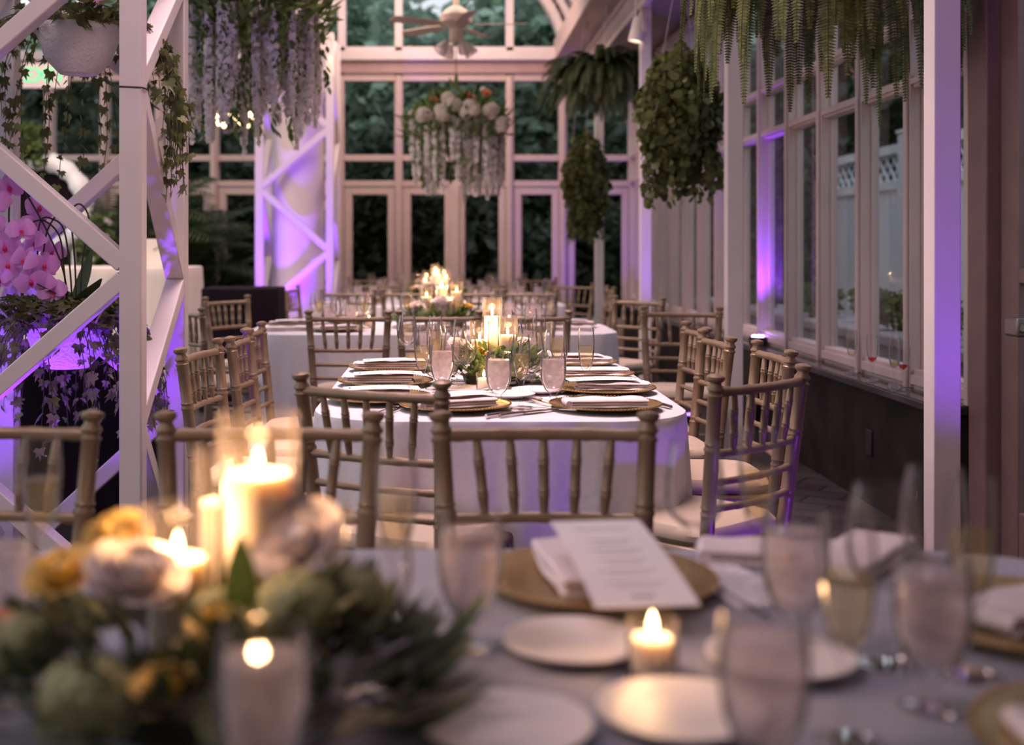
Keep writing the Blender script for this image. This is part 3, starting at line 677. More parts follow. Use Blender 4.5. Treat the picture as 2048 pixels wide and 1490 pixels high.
# in-focus table
setting(2, .03, 3.52, 90, 'at the front left place', (0, 0, 0), plate=False, cut=False, nang=-1.2)
setting(2, .47, 3.52, 90, 'at the front right place', (0, 0, 0), menu=False, plate=False, cut=False, nang=-1.5)
setting(2, .525, 3.93, 180, 'at the nearest right side place', (0, 0, 0), plate=False, cut=False)
setting(2, .525, 4.38, 180, 'at the middle right side place', (1, 1, 1), menu=False, plate=True, cut=True)
setting(2, .525, 4.82, 180, 'at the farthest right side place', (1, 1, 1), plate=False)
setting(2, -.205, 3.70, 0, 'at the nearest left side place', (0, 0, 0), plate=False, cut=False)
setting(2, -.205, 4.14, 0, 'at the middle left side place', (1, 1, 1), plate=False)
setting(2, -.205, 4.62, 0, 'at the farthest left side place', (1, 1, 1), plate=False)
setting(2, .0, 5.02, -90, 'at the back left place', (1, 1, 1), menu=False, plate=False, cut=False)
setting(2, .40, 5.02, -90, 'at the back right place', (1, 1, 1), menu=False, plate=False, cut=False)
goblet(2, .16, 3.53+.06, 'catching the candle glow in the middle front'); goblet(2, .325, 3.60, 'between the two front right champagne flutes')
flute(2, .222, 3.50, 'right of the glowing front goblet'); flute(2, .447, 3.80, 'standing alone by the nearest right charger'); flute(2, -.072, 3.80, 'before the nearest left charger')
goblet(2, -.01, 3.88, 'behind the front left charger'); wine(2, .035, 3.98, 'left of the greenery'); wine(2, .27, 3.74, 'behind the front middle flute'); wine(2, .36, 3.92, 'behind the right front goblet')
flute(2, .385, 4.12, 'right of the candles'); flute(2, -.02, 4.08, 'left of the candles')
for (x, y, wh) in ((.20, 3.78, 'front middle'), (.06, 3.93, 'left, beside the small votive'), (.30, 3.90, 'right, under the goblets')):
    PLT.put((x, y, T_), 0, 'small white bread plate %s of the in-focus table' % wh, 'bread plates on the in-focus table')
for (x, y, a, wh) in ((.285, 3.62, .35, 'front middle, pointing back, of the in-focus table'), (.315, 3.60, .35, 'beside the first one, front middle of the in-focus table'), (.30, 3.50, 1.1, 'lying slanted before the front right charger'), (-.16, 3.50, -.3, 'left of the front left charger'), (-.13, 3.51, -.3, 'second left of the front left charger')):
    FRK.put((x, y, T_+.001), a, 'silver fork '+wh, 'forks on the in-focus table')
for (x, y, a, wh) in ((.20, 3.40, -.9, 'near the front edge'), (.235, 3.41, -.85, 'beside the first by the front edge'), (.62, 3.62, .4, 'right of the front right charger')):
    KNF.put((x, y, T_+.001), a, 'silver knife %s of the in-focus table' % wh, 'knives on the in-focus table')
# third table
sx3 = (-.62, -.08, .46)
for i, x in enumerate(sx3):
    nm = ('left', 'middle', 'right')[i]
    setting(3, x, 6.82, 90, 'at the front %s place' % nm, (1, 1, 1), menu=(i == 1), plate=True, cut=False, nang=-1.0)
    setting(3, x, 7.48, -90, 'at the back %s place' % nm, (1, 1, 1), menu=False, plate=False, cut=False)
setting(3, -.90, 7.15, 0, 'at the left end', (1, 1, 1), cut=True, plate=False); setting(3, .74, 7.15, 180, 'at the right end', (1, 1, 1), cut=False, plate=False)
NAP.put((.73, 6.86, T_), -.3, 'loose folded napkin at the front right corner of the third table', 'blush napkins on the third table')
NAP.put((-.90, 6.84, T_), .3, 'loose folded napkin at the front left corner of the third table', 'blush napkins on the third table')
for t, ys, xs in ((4, (9.97, 10.58), (-.68, -.2, .28, .72)), (5, (11.95, 12.5), (-.6, -.15, .3, .65))):
    for j, yy in enumerate(ys):
        for i, x in enumerate(xs):
            setting(t, x, yy, (90, -90)[j], 'at the %s %s place' % (('front', 'back')[j], ('first', 'second', 'third', 'fourth')[i]), (1, 1, 1), menu=False, plate=False, cut=False, nang=.4)

# foreground table
def s1(px, D): return (px-890)/F*D
setting(1, .213, 1.675, -90, 'in the middle of the far side', (0, 0, 0), menu=False, plate=False, cut=False, nang=0, nap=False)
NAP.put((.190, 1.70, TZ+.0115), -PI/2+.12, 'folded blush napkin under the menu on the middle charger of the foreground table', 'blush napkins on the foreground table')
MEN.put((.232, 1.60, TZ+.058), .10, 'long white menu card across the middle gold charger of the foreground table', 'menu cards on the foreground table', rx=.13, sc_=1.25)
CHG.put((.735, 1.50, T_), 0, 'gold charger at the right edge of the foreground table', 'gold chargers on the foreground table')
NAP.put((.76, 1.52, TZ+.0115), .5, 'folded white napkin on the right edge charger of the foreground table', 'blush napkins on the foreground table')
NAP.put((.62, 1.80, T_), .9, 'peaked folded napkin at the far right of the foreground table', 'blush napkins on the foreground table', ry=0)
NAP.put((.51, 1.81, T_), -.2, 'folded napkin on the far side behind the goblets of the foreground table', 'blush napkins on the foreground table')
MEN.put((.40, 1.70, T_), .3, 'white menu card flat beside the fork right of the middle charger', 'menu cards on the foreground table')
CHG.put((.66, 1.10, T_), 0, 'gold charger cut by the bottom right picture corner', 'gold chargers on the foreground table')
NAP.put((.66, 1.11, TZ+.0115), 0, 'folded napkin cut by the bottom right picture corner', 'blush napkins on the foreground table')
for (x, y, wh) in ((.152, 1.41, 'nearest the middle charger'), (.06, 1.165, 'at the bottom edge, left'), (.235, 1.20, 'at the bottom edge, right of the votive'), (.38, 1.36, 'behind the right goblets')):
    PLT.put((x, y, T_), 0, 'white bread plate %s of the foreground table' % wh, 'bread plates on the foreground table')
FRK.put((.385, 1.62, T_), .3, 'silver fork right of the middle charger on the foreground table', 'forks on the foreground table')
KNF.put((.015, 1.62, T_), .0, 'silver knife left of the middle charger on the foreground table', 'knives on the foreground table')
goblet(1, .030, 1.42, 'left of the small plate'); goblet(1, -.149, .985, 'at the bottom before the flowers'); goblet(1, .275, 1.035, 'at the bottom, largest right one'); goblet(1, .50, 1.23, 'right, before the right flute'); goblet(1, .415, 1.42, 'right, behind the nearest flute'); goblet(1, -.50, 1.35, 'cut by the left picture edge')
flute(1, .384, 1.145, 'right of the largest goblet'); flute(1, .579, 1.32, 'farthest right, dark against the column'); flute(1, .438, 1.68, 'behind the right goblets, far side'); flute(1, -.545, 1.62, 'far left by the chair post'); flute(1, -.062, 1.52, 'behind the white rose')
wine(1, .497, 1.36, 'right, before the dark wall'); wine(1, .345, 1.66, 'far side before the corner chair'); wine(1, -.075, 1.26, 'beside the right end of the flowers')
wine(1, .60, 1.47, 'behind the rightmost flute')

# ------------------------------------------------------------------ candles
def make_hurricane(h, r, name='hurricane_glass'):
    mb = MB(); mb.lathe([(1e-4, .002), (r, .002), (r, h), (r-.0018, h), (r-.0018, .006), (1e-4, .006)], 32)
    return tag(mb.obj(name, M['cylglass']), '', 'candle glass')
def make_candle(h, r, name='pillar_candle'):
    t_ = empty(name, (0, 0, 0), 0, '', 'candle')
    mb = MB(); mb.lathe([(1e-4, 0), (r, 0), (r, h), (r-.003, h+.001), (r*.6, h-.004), (1e-4, h-.005)], 28); mb.obj('wax', M['wax'], t_)
    mb = MB(); mb.tube([(0, 0, h-.006), (.001, 0, h+.008)], .0012, 6); mb.obj('wick', M['wick'], t_)
    mb = MB(); mb.lathe([(1e-4, h+.003), (.0036, h+.006), (.0048, h+.011), (.0042, h+.017), (.0022, h+.024), (1e-4, h+.029)], 12); mb.obj('flame', M['flame'], t_)
    return t_
def candle(x, y, h, r, gh, gr, power, lab, grp, name='pillar_candle', gname='hurricane_glass', z=TZ):
    c = make_candle(h, r, name); c.location = (x, y, z+.009); c['label'] = 'lit ivory candle '+lab; c['group'] = 'candles '+grp
    g = make_hurricane(gh, gr, gname); g.location = (x, y, z+.0005); g['label'] = 'clear glass cylinder around the candle '+lab; g['group'] = 'candle glasses '+grp
    if power:
        l = lamp('POINT', (x, y, z+.009+h+.03), power, FLAME, .012); l.name = 'candle_glow'
    return c
g1 = 'of the foreground centrepiece'
candle(-.208, 1.335, .215, .036, .29, .045, 1.7, 'standing tallest in the foreground centrepiece', g1)
candle(-.285, 1.28, .135, .030, .20, .038, 1.0, 'shortest and leftmost in the foreground centrepiece', g1)
candle(-.255, 1.40, .17, .030, .24, .038, .8, 'behind, between the other two foreground candles', g1)
candle(.229, 1.325, .036, .023, .065, .028, .35, 'small votive beside the foreground plates', 'votives', 'votive_candle', 'votive_glass')
g2 = 'of the in-focus centrepiece'
candle(.165, 4.20, .225, .029, .30, .034, 1.6, 'standing tallest in the in-focus centrepiece', g2)
candle(.215, 4.12, .165, .029, .24, .034, 1.0, 'middle height at the right of the in-focus centrepiece', g2)
candle(.120, 4.16, .145, .029, .22, .034, .8, 'lowest at the left of the in-focus centrepiece', g2)
candle(.128, 3.95, .036, .021, .062, .026, .35, 'small votive before the in-focus greenery', 'votives', 'votive_candle', 'votive_glass')
for t, (x, y) in ((3, (-.02, 7.15)), (4, (-.08, 10.28)), (5, (-.1, 12.2))):
    for k, (dx, dy, h) in enumerate(((0, 0, .23), (-.09, .05, .17), (.09, .04, .20), (.04, -.09, .14))):
        candle(x+dx, y+dy, h, .032, h+.07, .038, (2.0 if k == 0 else 0.7), 'in the %s centrepiece, %s' % (TN[t], ('tallest', 'left one', 'right one', 'front one')[k]), 'of the %s centrepiece' % TN[t])
candle(-.45, 7.1, .036, .021, .062, .026, .4, 'small votive left on the third table', 'votives', 'votive_candle', 'votive_glass')
candle(.38, 7.1, .036, .021, .062, .026, .4, 'small votive right on the third table', 'votives', 'votive_candle', 'votive_glass')

# ------------------------------------------------------------------ flowers
def rose_mb(mb, r, T, n=26):
    mb.ball(r*.42, 8, T @ TR(0, 0, r*.1))
    for k in range(n):
        f_ = k/n; a = k*2.4; rad = r*(.22+.72*f_); tilt = .25+1.0*f_; h = r*(1.0-.25*f_); w2 = r*(.45+.35*f_)
        vs = []; 
        for iv in range(4):
            v = iv/3
            for iu in range(5):
                u = (iu/4-.5)*2; ww = w2*math.sin(PI*(.18+.62*v))
                ax = u*ww/max(rad, .3*r)
                rr_ = rad*(.45+.55*v)+r*.25*tilt*v*v
                z = -r*.35+h*v*(1-.22*f_)-.14*r*u*u*v
                vs.append((rr_*math.cos(ax), rr_*math.sin(ax), z))
        fs = [(i*5+j, i*5+j+1, i*5+6+j, i*5+5+j) for i in range(3) for j in range(4)]
        mb.add(vs, fs, T @ TR(rz=a))
def hyd_mb(mb, r, T, n=90, ps=.2):
    for i in range(n):
        u = 1-2*(i+.5)/n*.85; a = i*2.39996; q = math.sqrt(max(0, 1-u*u)); d = Vector((q*math.cos(a), q*math.sin(a), u))
        Q = T @ Matrix.Translation(d*r*R.uniform(.88, 1.03)) @ d.to_track_quat('Z', 'Y').to_matrix().to_4x4() @ TR(rz=R.uniform(0, 3))
        s_ = r*ps
        for k in range(4): mb.add([(0, 0, 0), (s_*.7, -s_*.5, .2*s_), (s_*1.3, 0, .1*s_), (s_*.7, s_*.5, .2*s_)], [(0, 1, 2, 3)], Q @ TR(rz=k*PI/2))
def bigleaf(mb, T, L, W, n=5, bend=.25):
    vs = []
    for i in range(n+1):
        v = i/n; w_ = W*math.sin(PI*min(.97, .08+.9*v))**.8*(1-.3*v); z = bend*L*v*v
        vs += [(-w_, L*v, z+.12*w_), (0, L*v, z), (w_, L*v, z+.12*w_)]
    mb.add(vs, [(i*3+j, i*3+j+1, i*3+4+j, i*3+3+j) for i in range(n) for j in (0, 1)], T)
def centrepiece(loc, rx_, ry_, h, roses, label, hyds=(), nleaf=220, seed=0, ls=.055, mat_leaf='leafb'):
    rr = random.Random(seed)
    t_ = empty('flower_centrepiece', loc, 0, label, 'floral centrepiece')
    mb = MB()
    for i in range(nleaf):
        a = rr.uniform(0, 2*PI); q = math.sqrt(rr.uniform(.15, 1)); x, y = rx_*q*math.cos(a), ry_*q*math.sin(a)
        z = h*max(0, (1-q*q))**.5*rr.uniform(.35, .95)+.012
        T = TR(x, y, z) @ TR(rz=a-PI/2+rr.uniform(-.7, .7)) @ TR(rx=rr.uniform(-.15, .9)*(1 if z > .05 else .4))
        bigleaf(mb, T, ls*rr.uniform(.7, 1.5), ls*.26*rr.uniform(.8, 1.3), 4)
    mb.obj('foliage', M[mat_leaf], t_)
    mb = MB(); mb.lathe([(1e-4, 0), (rx_*.45, 0), (rx_*.5, .03), (rx_*.3, .05), (1e-4, .055)], 16); mb.obj('tray', M['soil'], t_)
    for (x, y, z, r, mt) in roses:
        mb = MB(); rose_mb(mb, r, TR(0, 0, 0)); o = mb.obj('rose', M[mt], t_); o.location = (x, y, z); o.rotation_euler = (rr.uniform(.1, .7), rr.uniform(-.3, .3), rr.uniform(0, .5))
    for (x, y, z, r, mt) in hyds:
        mb = MB(); hyd_mb(mb, r, TR(0, 0, 0)); mb.ball(r*.8, 10); o = mb.obj('hydrangea', M[mt], t_); o.location = (x, y, z)
    return t_
# foreground: positions relative to (-.25, 1.24, TZ)
centrepiece((-.25, 1.235, T_), .235, .22, .12, [(-.065, -.01, .135, .048, 'rose'), (.095, .06, .155, .047, 'rose'), (-.15, .02, .13, .034, 'yrose'), (-.105, .07, .155, .034, 'yrose'), (.035, -.07, .105, .030, 'yrose'), (.0, -.15, .075, .030, 'yrose'), (-.2, -.06, .09, .03, 'peach')],
   'blurred foreground centrepiece of white and yellow roses around tall candles', [(.10, -.03, .105, .042, 'hyd'), (-.075, -.15, .06, .045, 'hyd'), (.07, -.16, .05, .04, 'hyd'), (-.165, -.06, .08, .035, 'hyd'), (.155, .04, .10, .035, 'hyd'), (.02, -.03, .10, .03, 'hyd')], 520, 1, .045, 'gleaf')
mb = MB()
for (x, y, z, a, t2, L) in ((.05, -.06, .10, .0, 1.35, .09), (.085, -.05, .06, -.3, 1.0, .09), (.21, -.06, .03, -1.2, .4, .09), (.2, -.12, .02, -1.5, .2, .10), (-.25, -.1, .04, 1.4, .3, .09), (-.2, -.15, .03, 1.9, .3, .1), (.12, -.16, .02, -2, .3, .09), (.24, .02, .05, -1.1, .5, .08)):
    bigleaf(mb, TR(x, y, z, rz=a) @ TR(rx=t2), L, .02, 6)
o = mb.obj('broad_leaves', M['leaf'], bpy.data.objects['flower_centrepiece'])
centrepiece((.165, 4.17, T_), .21, .17, .15, [(-.115, -.05, .135, .040, 'rose'), (.10, .02, .14, .034, 'rose'), (-.045, -.06, .12, .026, 'yrose')], 'green centrepiece with ivory roses around candles on the in-focus table', [(-.02, -.12, .07, .034, 'hyd')], 900, 2, .034, 'leafb')
for t, (x, y) in ((3, (-.02, 7.15)), (4, (-.08, 10.28)), (5, (-.1, 12.2))):
    centrepiece((x, y, T_), .30, .2, .12, [(.0, -.12, .15, .06, 'rose'), (-.14, -.06, .12, .045, 'rose'), (.15, -.08, .12, .04, 'yrose'), (-.17, .03, .12, .04, 'yrose'), (.10, .1, .13, .05, 'rose')], 'rose and leaf centrepiece with candles on the %s' % TN[t], [(-.10, -.13, .08, .04, 'hyd')], 300, t+5, .06)

# ------------------------------------------------------------------ hanging plants
def ivy_leaf(mb, T, s_):
    pts = [(0, 0), (.45, -.18), (.95, .12), (.55, .35), (.62, .85), (.25, .65), (0, 1.25), (-.25, .65), (-.62, .85), (-.55, .35), (-.95, .12), (-.45, -.18)]
    vs = [(x*s_*.55, y*s_*.8, .08*s_*abs(x)) for x, y in pts]+[(0, .35*s_, -.05*s_)]
    mb.add(vs, [(i, (i+1) % 12, 12) for i in range(12)], T)
def rnd_leaf(mb, T, s_):
    vs = [(s_*.5*math.cos(a)*(1 if k else .7), s_*.45+s_*.5*math.sin(a), .05*s_*math.sin(2*a)) for k, a in enumerate([2*PI*i/8-PI/2 for i in range(8)])]
    mb.add(vs, [tuple(range(8))], T)
def vine(lv, st, p, L, out, s_, fn, rr, gap=.035, step=.03, spread=.012):
    p = Vector(p); d = Vector(out); pts = [p.copy()]; n = int(L/step); lastl = 0
    for i in range(n):
        d = d*.86+Vector((rr.uniform(-.3, .3), rr.uniform(-.3, .3), -.75))*.3; d.normalize(); p = p+d*step; pts.append(p.copy())
        lastl += step
        if lastl >= gap:
            lastl = 0
            T = Matrix.Translation(p+Vector((rr.uniform(-1, 1), rr.uniform(-1, 1), 0))*spread) @ Euler((rr.uniform(-2.3, -.6), rr.uniform(-.5, .5), rr.uniform(0, 6.3))).to_matrix().to_4x4()
            fn(lv, T, s_*rr.uniform(.6, 1.25))
    st.tube(pts, .0016, 4, False)
def basket_plant(name, loc, label, cat, potr, pot, fn, s_, nv, Ls, mat, top=True, seed=0, roomfill=250, chain=1.0, outk=1., ells=None, gap=.035, chain_mat='rope', nchain=3, bare=False):
    rr = random.Random(seed); t_ = empty(name, loc, 0, label, cat)
    mb = MB(); r = potr
    mb.lathe([(1e-4, -r*1.05), (r*.45, -r*1.05), (r*.78, -r*.7), (r*.97, -r*.15), (r*1.06, -.01), (r*1.06, .012), (r*.98, .012), (r*.9, -.02), (1e-4, -.02)], 32); mb.obj('pot', M[pot], t_)
    lv = MB(); st = MB()
    for i in range(nv):
        a = rr.uniform(0, 2*PI); o_ = r*rr.uniform(.6, 1.0)
        if bare and math.sin(a) < -.35: a = rr.choice((0, PI))+rr.uniform(-.3, .5)
        if bare: o_ = r*1.1
        vine(lv, st, (o_*math.cos(a), o_*math.sin(a), rr.uniform(0, .05)), rr.uniform(*Ls), (math.cos(a)*outk, math.sin(a)*outk, .5), s_, fn, rr, gap)
    for i in range(roomfill):
        a = rr.uniform(0, 2*PI); q = rr.uniform(0, 1)**.5; e = ells or (r*1.15, .1)
        fn(lv, Matrix.Translation((e[0]*q*math.cos(a), e[0]*q*math.sin(a), rr.uniform(0, e[1]))) @ Euler((rr.uniform(-1.2, .6), rr.uniform(-.6, .6), rr.uniform(0, 6.3))).to_matrix().to_4x4(), s_*rr.uniform(.7, 1.3))
    lv.obj('leaves', M[mat], t_); st.obj('stems', M['stem'], t_)
    if chain:
        mb = MB()
        for k in range(nchain): a = 2*PI*k/nchain+.4; mb.tube([(r*math.cos(a), r*math.sin(a), 0), (0, 0, chain)], .0022, 5)
        mb.obj('hanger', M[chain_mat], t_)
    return t_
basket_plant('hanging_ivy_basket', (-1.41, 4.62, 2.07), 'white textured hanging pot of ivy high in the near tower', 'hanging plant', .160, 'pot', ivy_leaf, .05, 74, (.15, .85), 'ivy', seed=3, chain=1.0, roomfill=260, outk=2.2, gap=.035, ells=(.23, .10), bare=True)
PO = (-1.45, 4.62, .945)
basket_plant('orchid_planter', PO, 'hanging orchid planter trailing ivy inside the near tower', 'hanging plant', .165, 'pot', ivy_leaf, .048, 85, (.12, .66), 'ivy', seed=5, chain=0, roomfill=620, outk=1.5, gap=.035, ells=(.25, .10))
op = bpy.data.objects['orchid_planter']
mb = MB()
for (a, L, rx_) in ((-.6, .24, 1.1), (2.6, .2, .4), (1.0, .22, .5), (-2.2, .2, .5), (-1.4, .2, .25)): bigleaf(mb, TR(0.03, -.03, .06, rz=a) @ TR(rx=rx_), L, .045, 7, .1)
mb.obj('orchid_leaf', M['leaf'], op)
def orchid(T, s_, par, i):
    mb = MB(); lp = MB()
    def petal(a, L, W, lift):
        vs = []; n1 = 6
        for k in range(n1+1):
            v = k/n1; w_ = W*math.sin(PI*min(.98, .05+.93*v))**.7; z = lift*v*(1-v)*2
            vs += [(-w_, L*v, z-.06*w_), (0, L*v, z+.04*L), (w_, L*v, z-.06*w_)]
        mb.add(vs, [(q*3+j, q*3+j+1, q*3+4+j, q*3+3+j) for q in range(n1) for j in (0, 1)], TR(rz=a))
    for a in (1.45, -1.45): petal(a, s_*.56, s_*.34, .06)
    for a in (0, 2.3, -2.3): petal(a, s_*.50, s_*.19, .0)
    lp.ball(s_*.09, 8, TR(0, -s_*.05, s_*.08)); lp.add([(0, 0, .1*s_), (.08*s_, -.1*s_, .16*s_), (0, -.24*s_, .1*s_), (-.08*s_, -.1*s_, .16*s_)], [(0, 1, 2, 3)])
    o = mb.obj('blossom', M['orchid'], par); o.matrix_local = T
    l = lp.obj('lip', M['lip'], o)
rr = random.Random(11)
# blossoms cascade on the left, camera side; positions from the planter origin
def loc_of(px, py, D): v = at(px, py, D); return (v[0]-PO[0], v[1]-PO[1], v[2]-PO[2])
bl = [(20, 375, 4.5), (-8, 400, 4.45), (80, 415, 4.6), (42, 462, 4.45), (8, 492, 4.5), (75, 485, 4.55), (52, 520, 4.45), (15, 530, 4.5), (90, 530, 4.55), (60, 560, 4.45), (90, 565, 4.5), (30, 505, 4.6), (70, 450, 4.6), (-15, 450, 4.5), (105, 585, 4.5), (0, 560, 4.5), (110, 505, 4.6), (185, -2, 4.6)]
for i, (px, py, D) in enumerate(bl):
    p = loc_of(px, py, D); T = Matrix.Translation(p) @ Euler((PI/2+rr.uniform(-.4, .35), 0, rr.uniform(-.6, .6))).to_matrix().to_4x4() @ Euler((0, 0, rr.uniform(-.4, .4))).to_matrix().to_4x4()
    orchid(T, rr.uniform(.100, .118), op, i)
mb = MB()
for (pts) in (((145, 620), (140, 540), (128, 460), (105, 438), (82, 440), (75, 490), (78, 560)), ((152, 620), (150, 530), (140, 440), (120, 425), (95, 460), (85, 520)), ((135, 620), (128, 540), (118, 470), (80, 440), (40, 470), (35, 530)), ((160, 615), (165, 520), (178, 440), (160, 408), (140, 420)), ((140, 620), (120, 520), (60, 400), (28, 370), (18, 420), (20, 480))):
    P = [Vector(loc_of(px, py, 4.56)) for px, py in pts]; Q = []
    for i in range(len(P)-1):
        for k in range(4): 
            p0, p1, p2, p3 = P[max(i-1, 0)], P[i], P[i+1], P[min(i+2, len(P)-1)]; u = k/4
            Q.append(.5*((2*p1)+(-p0+p2)*u+(2*p0-5*p1+4*p2-p3)*u*u+(-p0+3*p1-3*p2+p3)*u**3))
    mb.tube(Q, .0035, 6)
mb.obj('flower_stem', M['stem'], op)
for q in ((-1.15, 4.31, 1.15), (-1.77, 4.31, 1.2), (-1.45, 4.93, 1.2)):
    mb = MB(); mb.tube([(q[0]-PO[0], q[1]-PO[1], q[2]-PO[2]), ((q[0]-PO[0])*.5, (q[1]-PO[1])*.5, .01)], .004, 6); mb.obj('rope', M['rope'], op)
# big round-leaf basket, trailing basket
def hangplant(name, loc, label, ax, az, n, fn, s_, mat, nv, Ls, seed, chain, cat='hanging plant', rad=None):
    rr = random.Random(seed); t_ = empty(name, loc, 0, label, cat); lv = MB(); st = MB()
    for i in range(n):
        u = rr.uniform(-1, 1); a = rr.uniform(0, 2*PI); q = math.sqrt(1-u*u); f_ = rr.uniform(.6, 1.0)*(1+.13*math.sin(3*a+u*4)*math.cos(5*u+a))
        bul = 1-.25*max(0, -u)
        p = Vector((ax*q*math.cos(a)*f_*bul, ax*q*math.sin(a)*f_*bul, az*u*f_))
        fn(lv, Matrix.Translation(p) @ Euler((rr.uniform(-2.2, -.5), 0, a+PI/2+rr.uniform(-.9, .9))).to_matrix().to_4x4(), s_*rr.uniform(.6, 1.3))
    for i in range(nv):
        a = rr.uniform(0, 2*PI); q = ax*rr.uniform(.3, .85)
        vine(lv, st, (q*math.cos(a), q*math.sin(a), -az*.55), rr.uniform(*Ls), (0, 0, -1), s_, fn, rr, .03)
    lv.obj('leaves', M[mat], t_)
    if nv: st.obj('stems', M['stem'], t_)
    mb = MB(); mb.lathe([(1e-4, -.2), (.1, -.18), (.16, -.02), (.17, 0), (1e-4, 0)], 20, TR(0, 0, az*.35)); mb.obj('pot', M['soil'], t_)
    mb = MB()
    for k in range(3): a = 2*PI*k/3+.5; mb.tube([(.16*math.cos(a), .16*math.sin(a), az*.35), (0, 0, az+chain)], .003, 5)
    mb.obj('hanger', M['rope'], t_)
    return t_
hangplant('hanging_ivy_basket', at(1360, 225, 7.6), 'large round leafed hanging basket between second and third columns', .29, .42, 4600, rnd_leaf, .05, 'ivyg', 46, (.1, .38), 21, .55)
hangplant('trailing_plant_basket', at(1172, 365, 11.4), 'tall narrow trailing plant basket beside the fourth column', .24, .50, 2800, rnd_leaf, .05, 'ivyg', 30, (.1, .3), 22, 1.2)
def fern(name, loc, label, n, Ls, seed, mat, chain, w_=.05, up=.5, cur=.03, azr=(0, 2*PI), step=.012):
    rr = random.Random(seed); t_ = empty(name, loc, 0, label, 'hanging fern'); lv = MB(); st = MB()
    for i in range(n):
        a = rr.uniform(*azr); L = rr.uniform(*Ls); d = Vector((math.cos(a)*rr.uniform(.5, 1), math.sin(a)*rr.uniform(.5, 1), rr.uniform(.2, 1)*up*2)); d.normalize(); p = Vector((math.cos(a), math.sin(a), 0))*rr.uniform(.02, .12); pts = [p.copy()]
        m_ = int(L/step); side = Vector((-math.sin(a), math.cos(a), 0)); side = (side+Vector((rr.uniform(-.6, .6), rr.uniform(-.6, .6), rr.uniform(-.2, .2)))).normalized()
        for k in range(m_):
            v = k/m_; d = (d+Vector((0, 0, -1))*(cur+.05*v)).normalized(); p = p+d*step; pts.append(p.copy())
            sd = (side-d*side.dot(d)).normalized(); nn = d.cross(sd)
            wl = w_*math.sin(PI*min(1, .12+.88*(1-v)))**.8*(1 if v > .04 else .4)*(.35+.65*(1-v)**.5)
            if v < .06: continue
            for s_ in (-1, 1):
                tip = p+sd*s_*wl+d*wl*.30-nn*wl*.12; q0 = p; b1 = p+d*step*.42; b0 = p-d*step*.30
                m1 = p+sd*s_*wl*.5+d*(wl*.18+step*.42); m0 = p+sd*s_*wl*.5+d*(wl*.1-step*.25)
                lv.add([b0, m0, tip, m1, b1], [(0, 1, 2, 3, 4)])
        st.tube(pts[::3], .0018, 4, False)
    lv.obj('fronds', M[mat], t_, smooth=False); st.obj('frond_ribs', M['fern'], t_)
    mb = MB(); mb.lathe([(1e-4, -.14), (.08, -.13), (.13, -.01), (.14, 0), (1e-4, 0)], 20); mb.obj('pot', M['soil'], t_)
    mb = MB()
    for k in range(3): a = 2*PI*k/3+.5; mb.tube([(.13*math.cos(a), .13*math.sin(a), 0), (0, 0, chain)], .003, 5)
    mb.obj('hanger', M['rope'], t_)
    return t_
fern('hanging_fern', (1.50, 4.75, 2.50), 'large bright fern hanging at top right, fronds drooping before windows', 190, (.5, .98), 31, 'fern', .74, .052, .55, .05)
fern('hanging_fern', at(1212, 175, 10.3), 'dark hanging fern left of the round leafed basket', 460, (.35, .72), 32, 'fernd', .7, .06, .9, .045, step=.016)

# hanging floral chandeliers
def blossoms_strand(mb, lf, p, L, rr, s_, w_):
    z = 0
    while z < L:
        v = z/L; ww = w_*(.5+.5*math.sin(PI*min(1, v*1.05)))*(1 if v < .75 else (1.02-v)*4)
        for k in range(3):
            a = rr.uniform(0, 2*PI); q = Vector(p)+Vector((math.cos(a)*ww, math.sin(a)*ww, -z-rr.uniform(0, .012)))
            d = Vector((math.cos(a), math.sin(a), rr.uniform(-.6, .3))); T = Matrix.Translation(q) @ d.to_track_quat('Z', 'Y').to_matrix().to_4x4() @ TR(rz=rr.uniform(0, 3))
            mb.add([(-s_, -s_*.4, 0), (0, 0, -.2*s_), (-s_*.4, s_, 0), (s_*.4, s_, .1*s_), (s_, -s_*.3, 0), (0, -s_, .1*s_)], [(0, 1, 2, 3, 4, 5)], T)
        if rr.random() < .35 and v < .75:
            bigleaf(lf, Matrix.Translation(Vector(p)+Vector((rr.uniform(-.03, .03), rr.uniform(-.03, .03), -z))) @ Euler((rr.uniform(-2.4, -1), 0, rr.uniform(0, 6.3))).to_matrix().to_4x4(), .05, .014, 3)
        z += .018
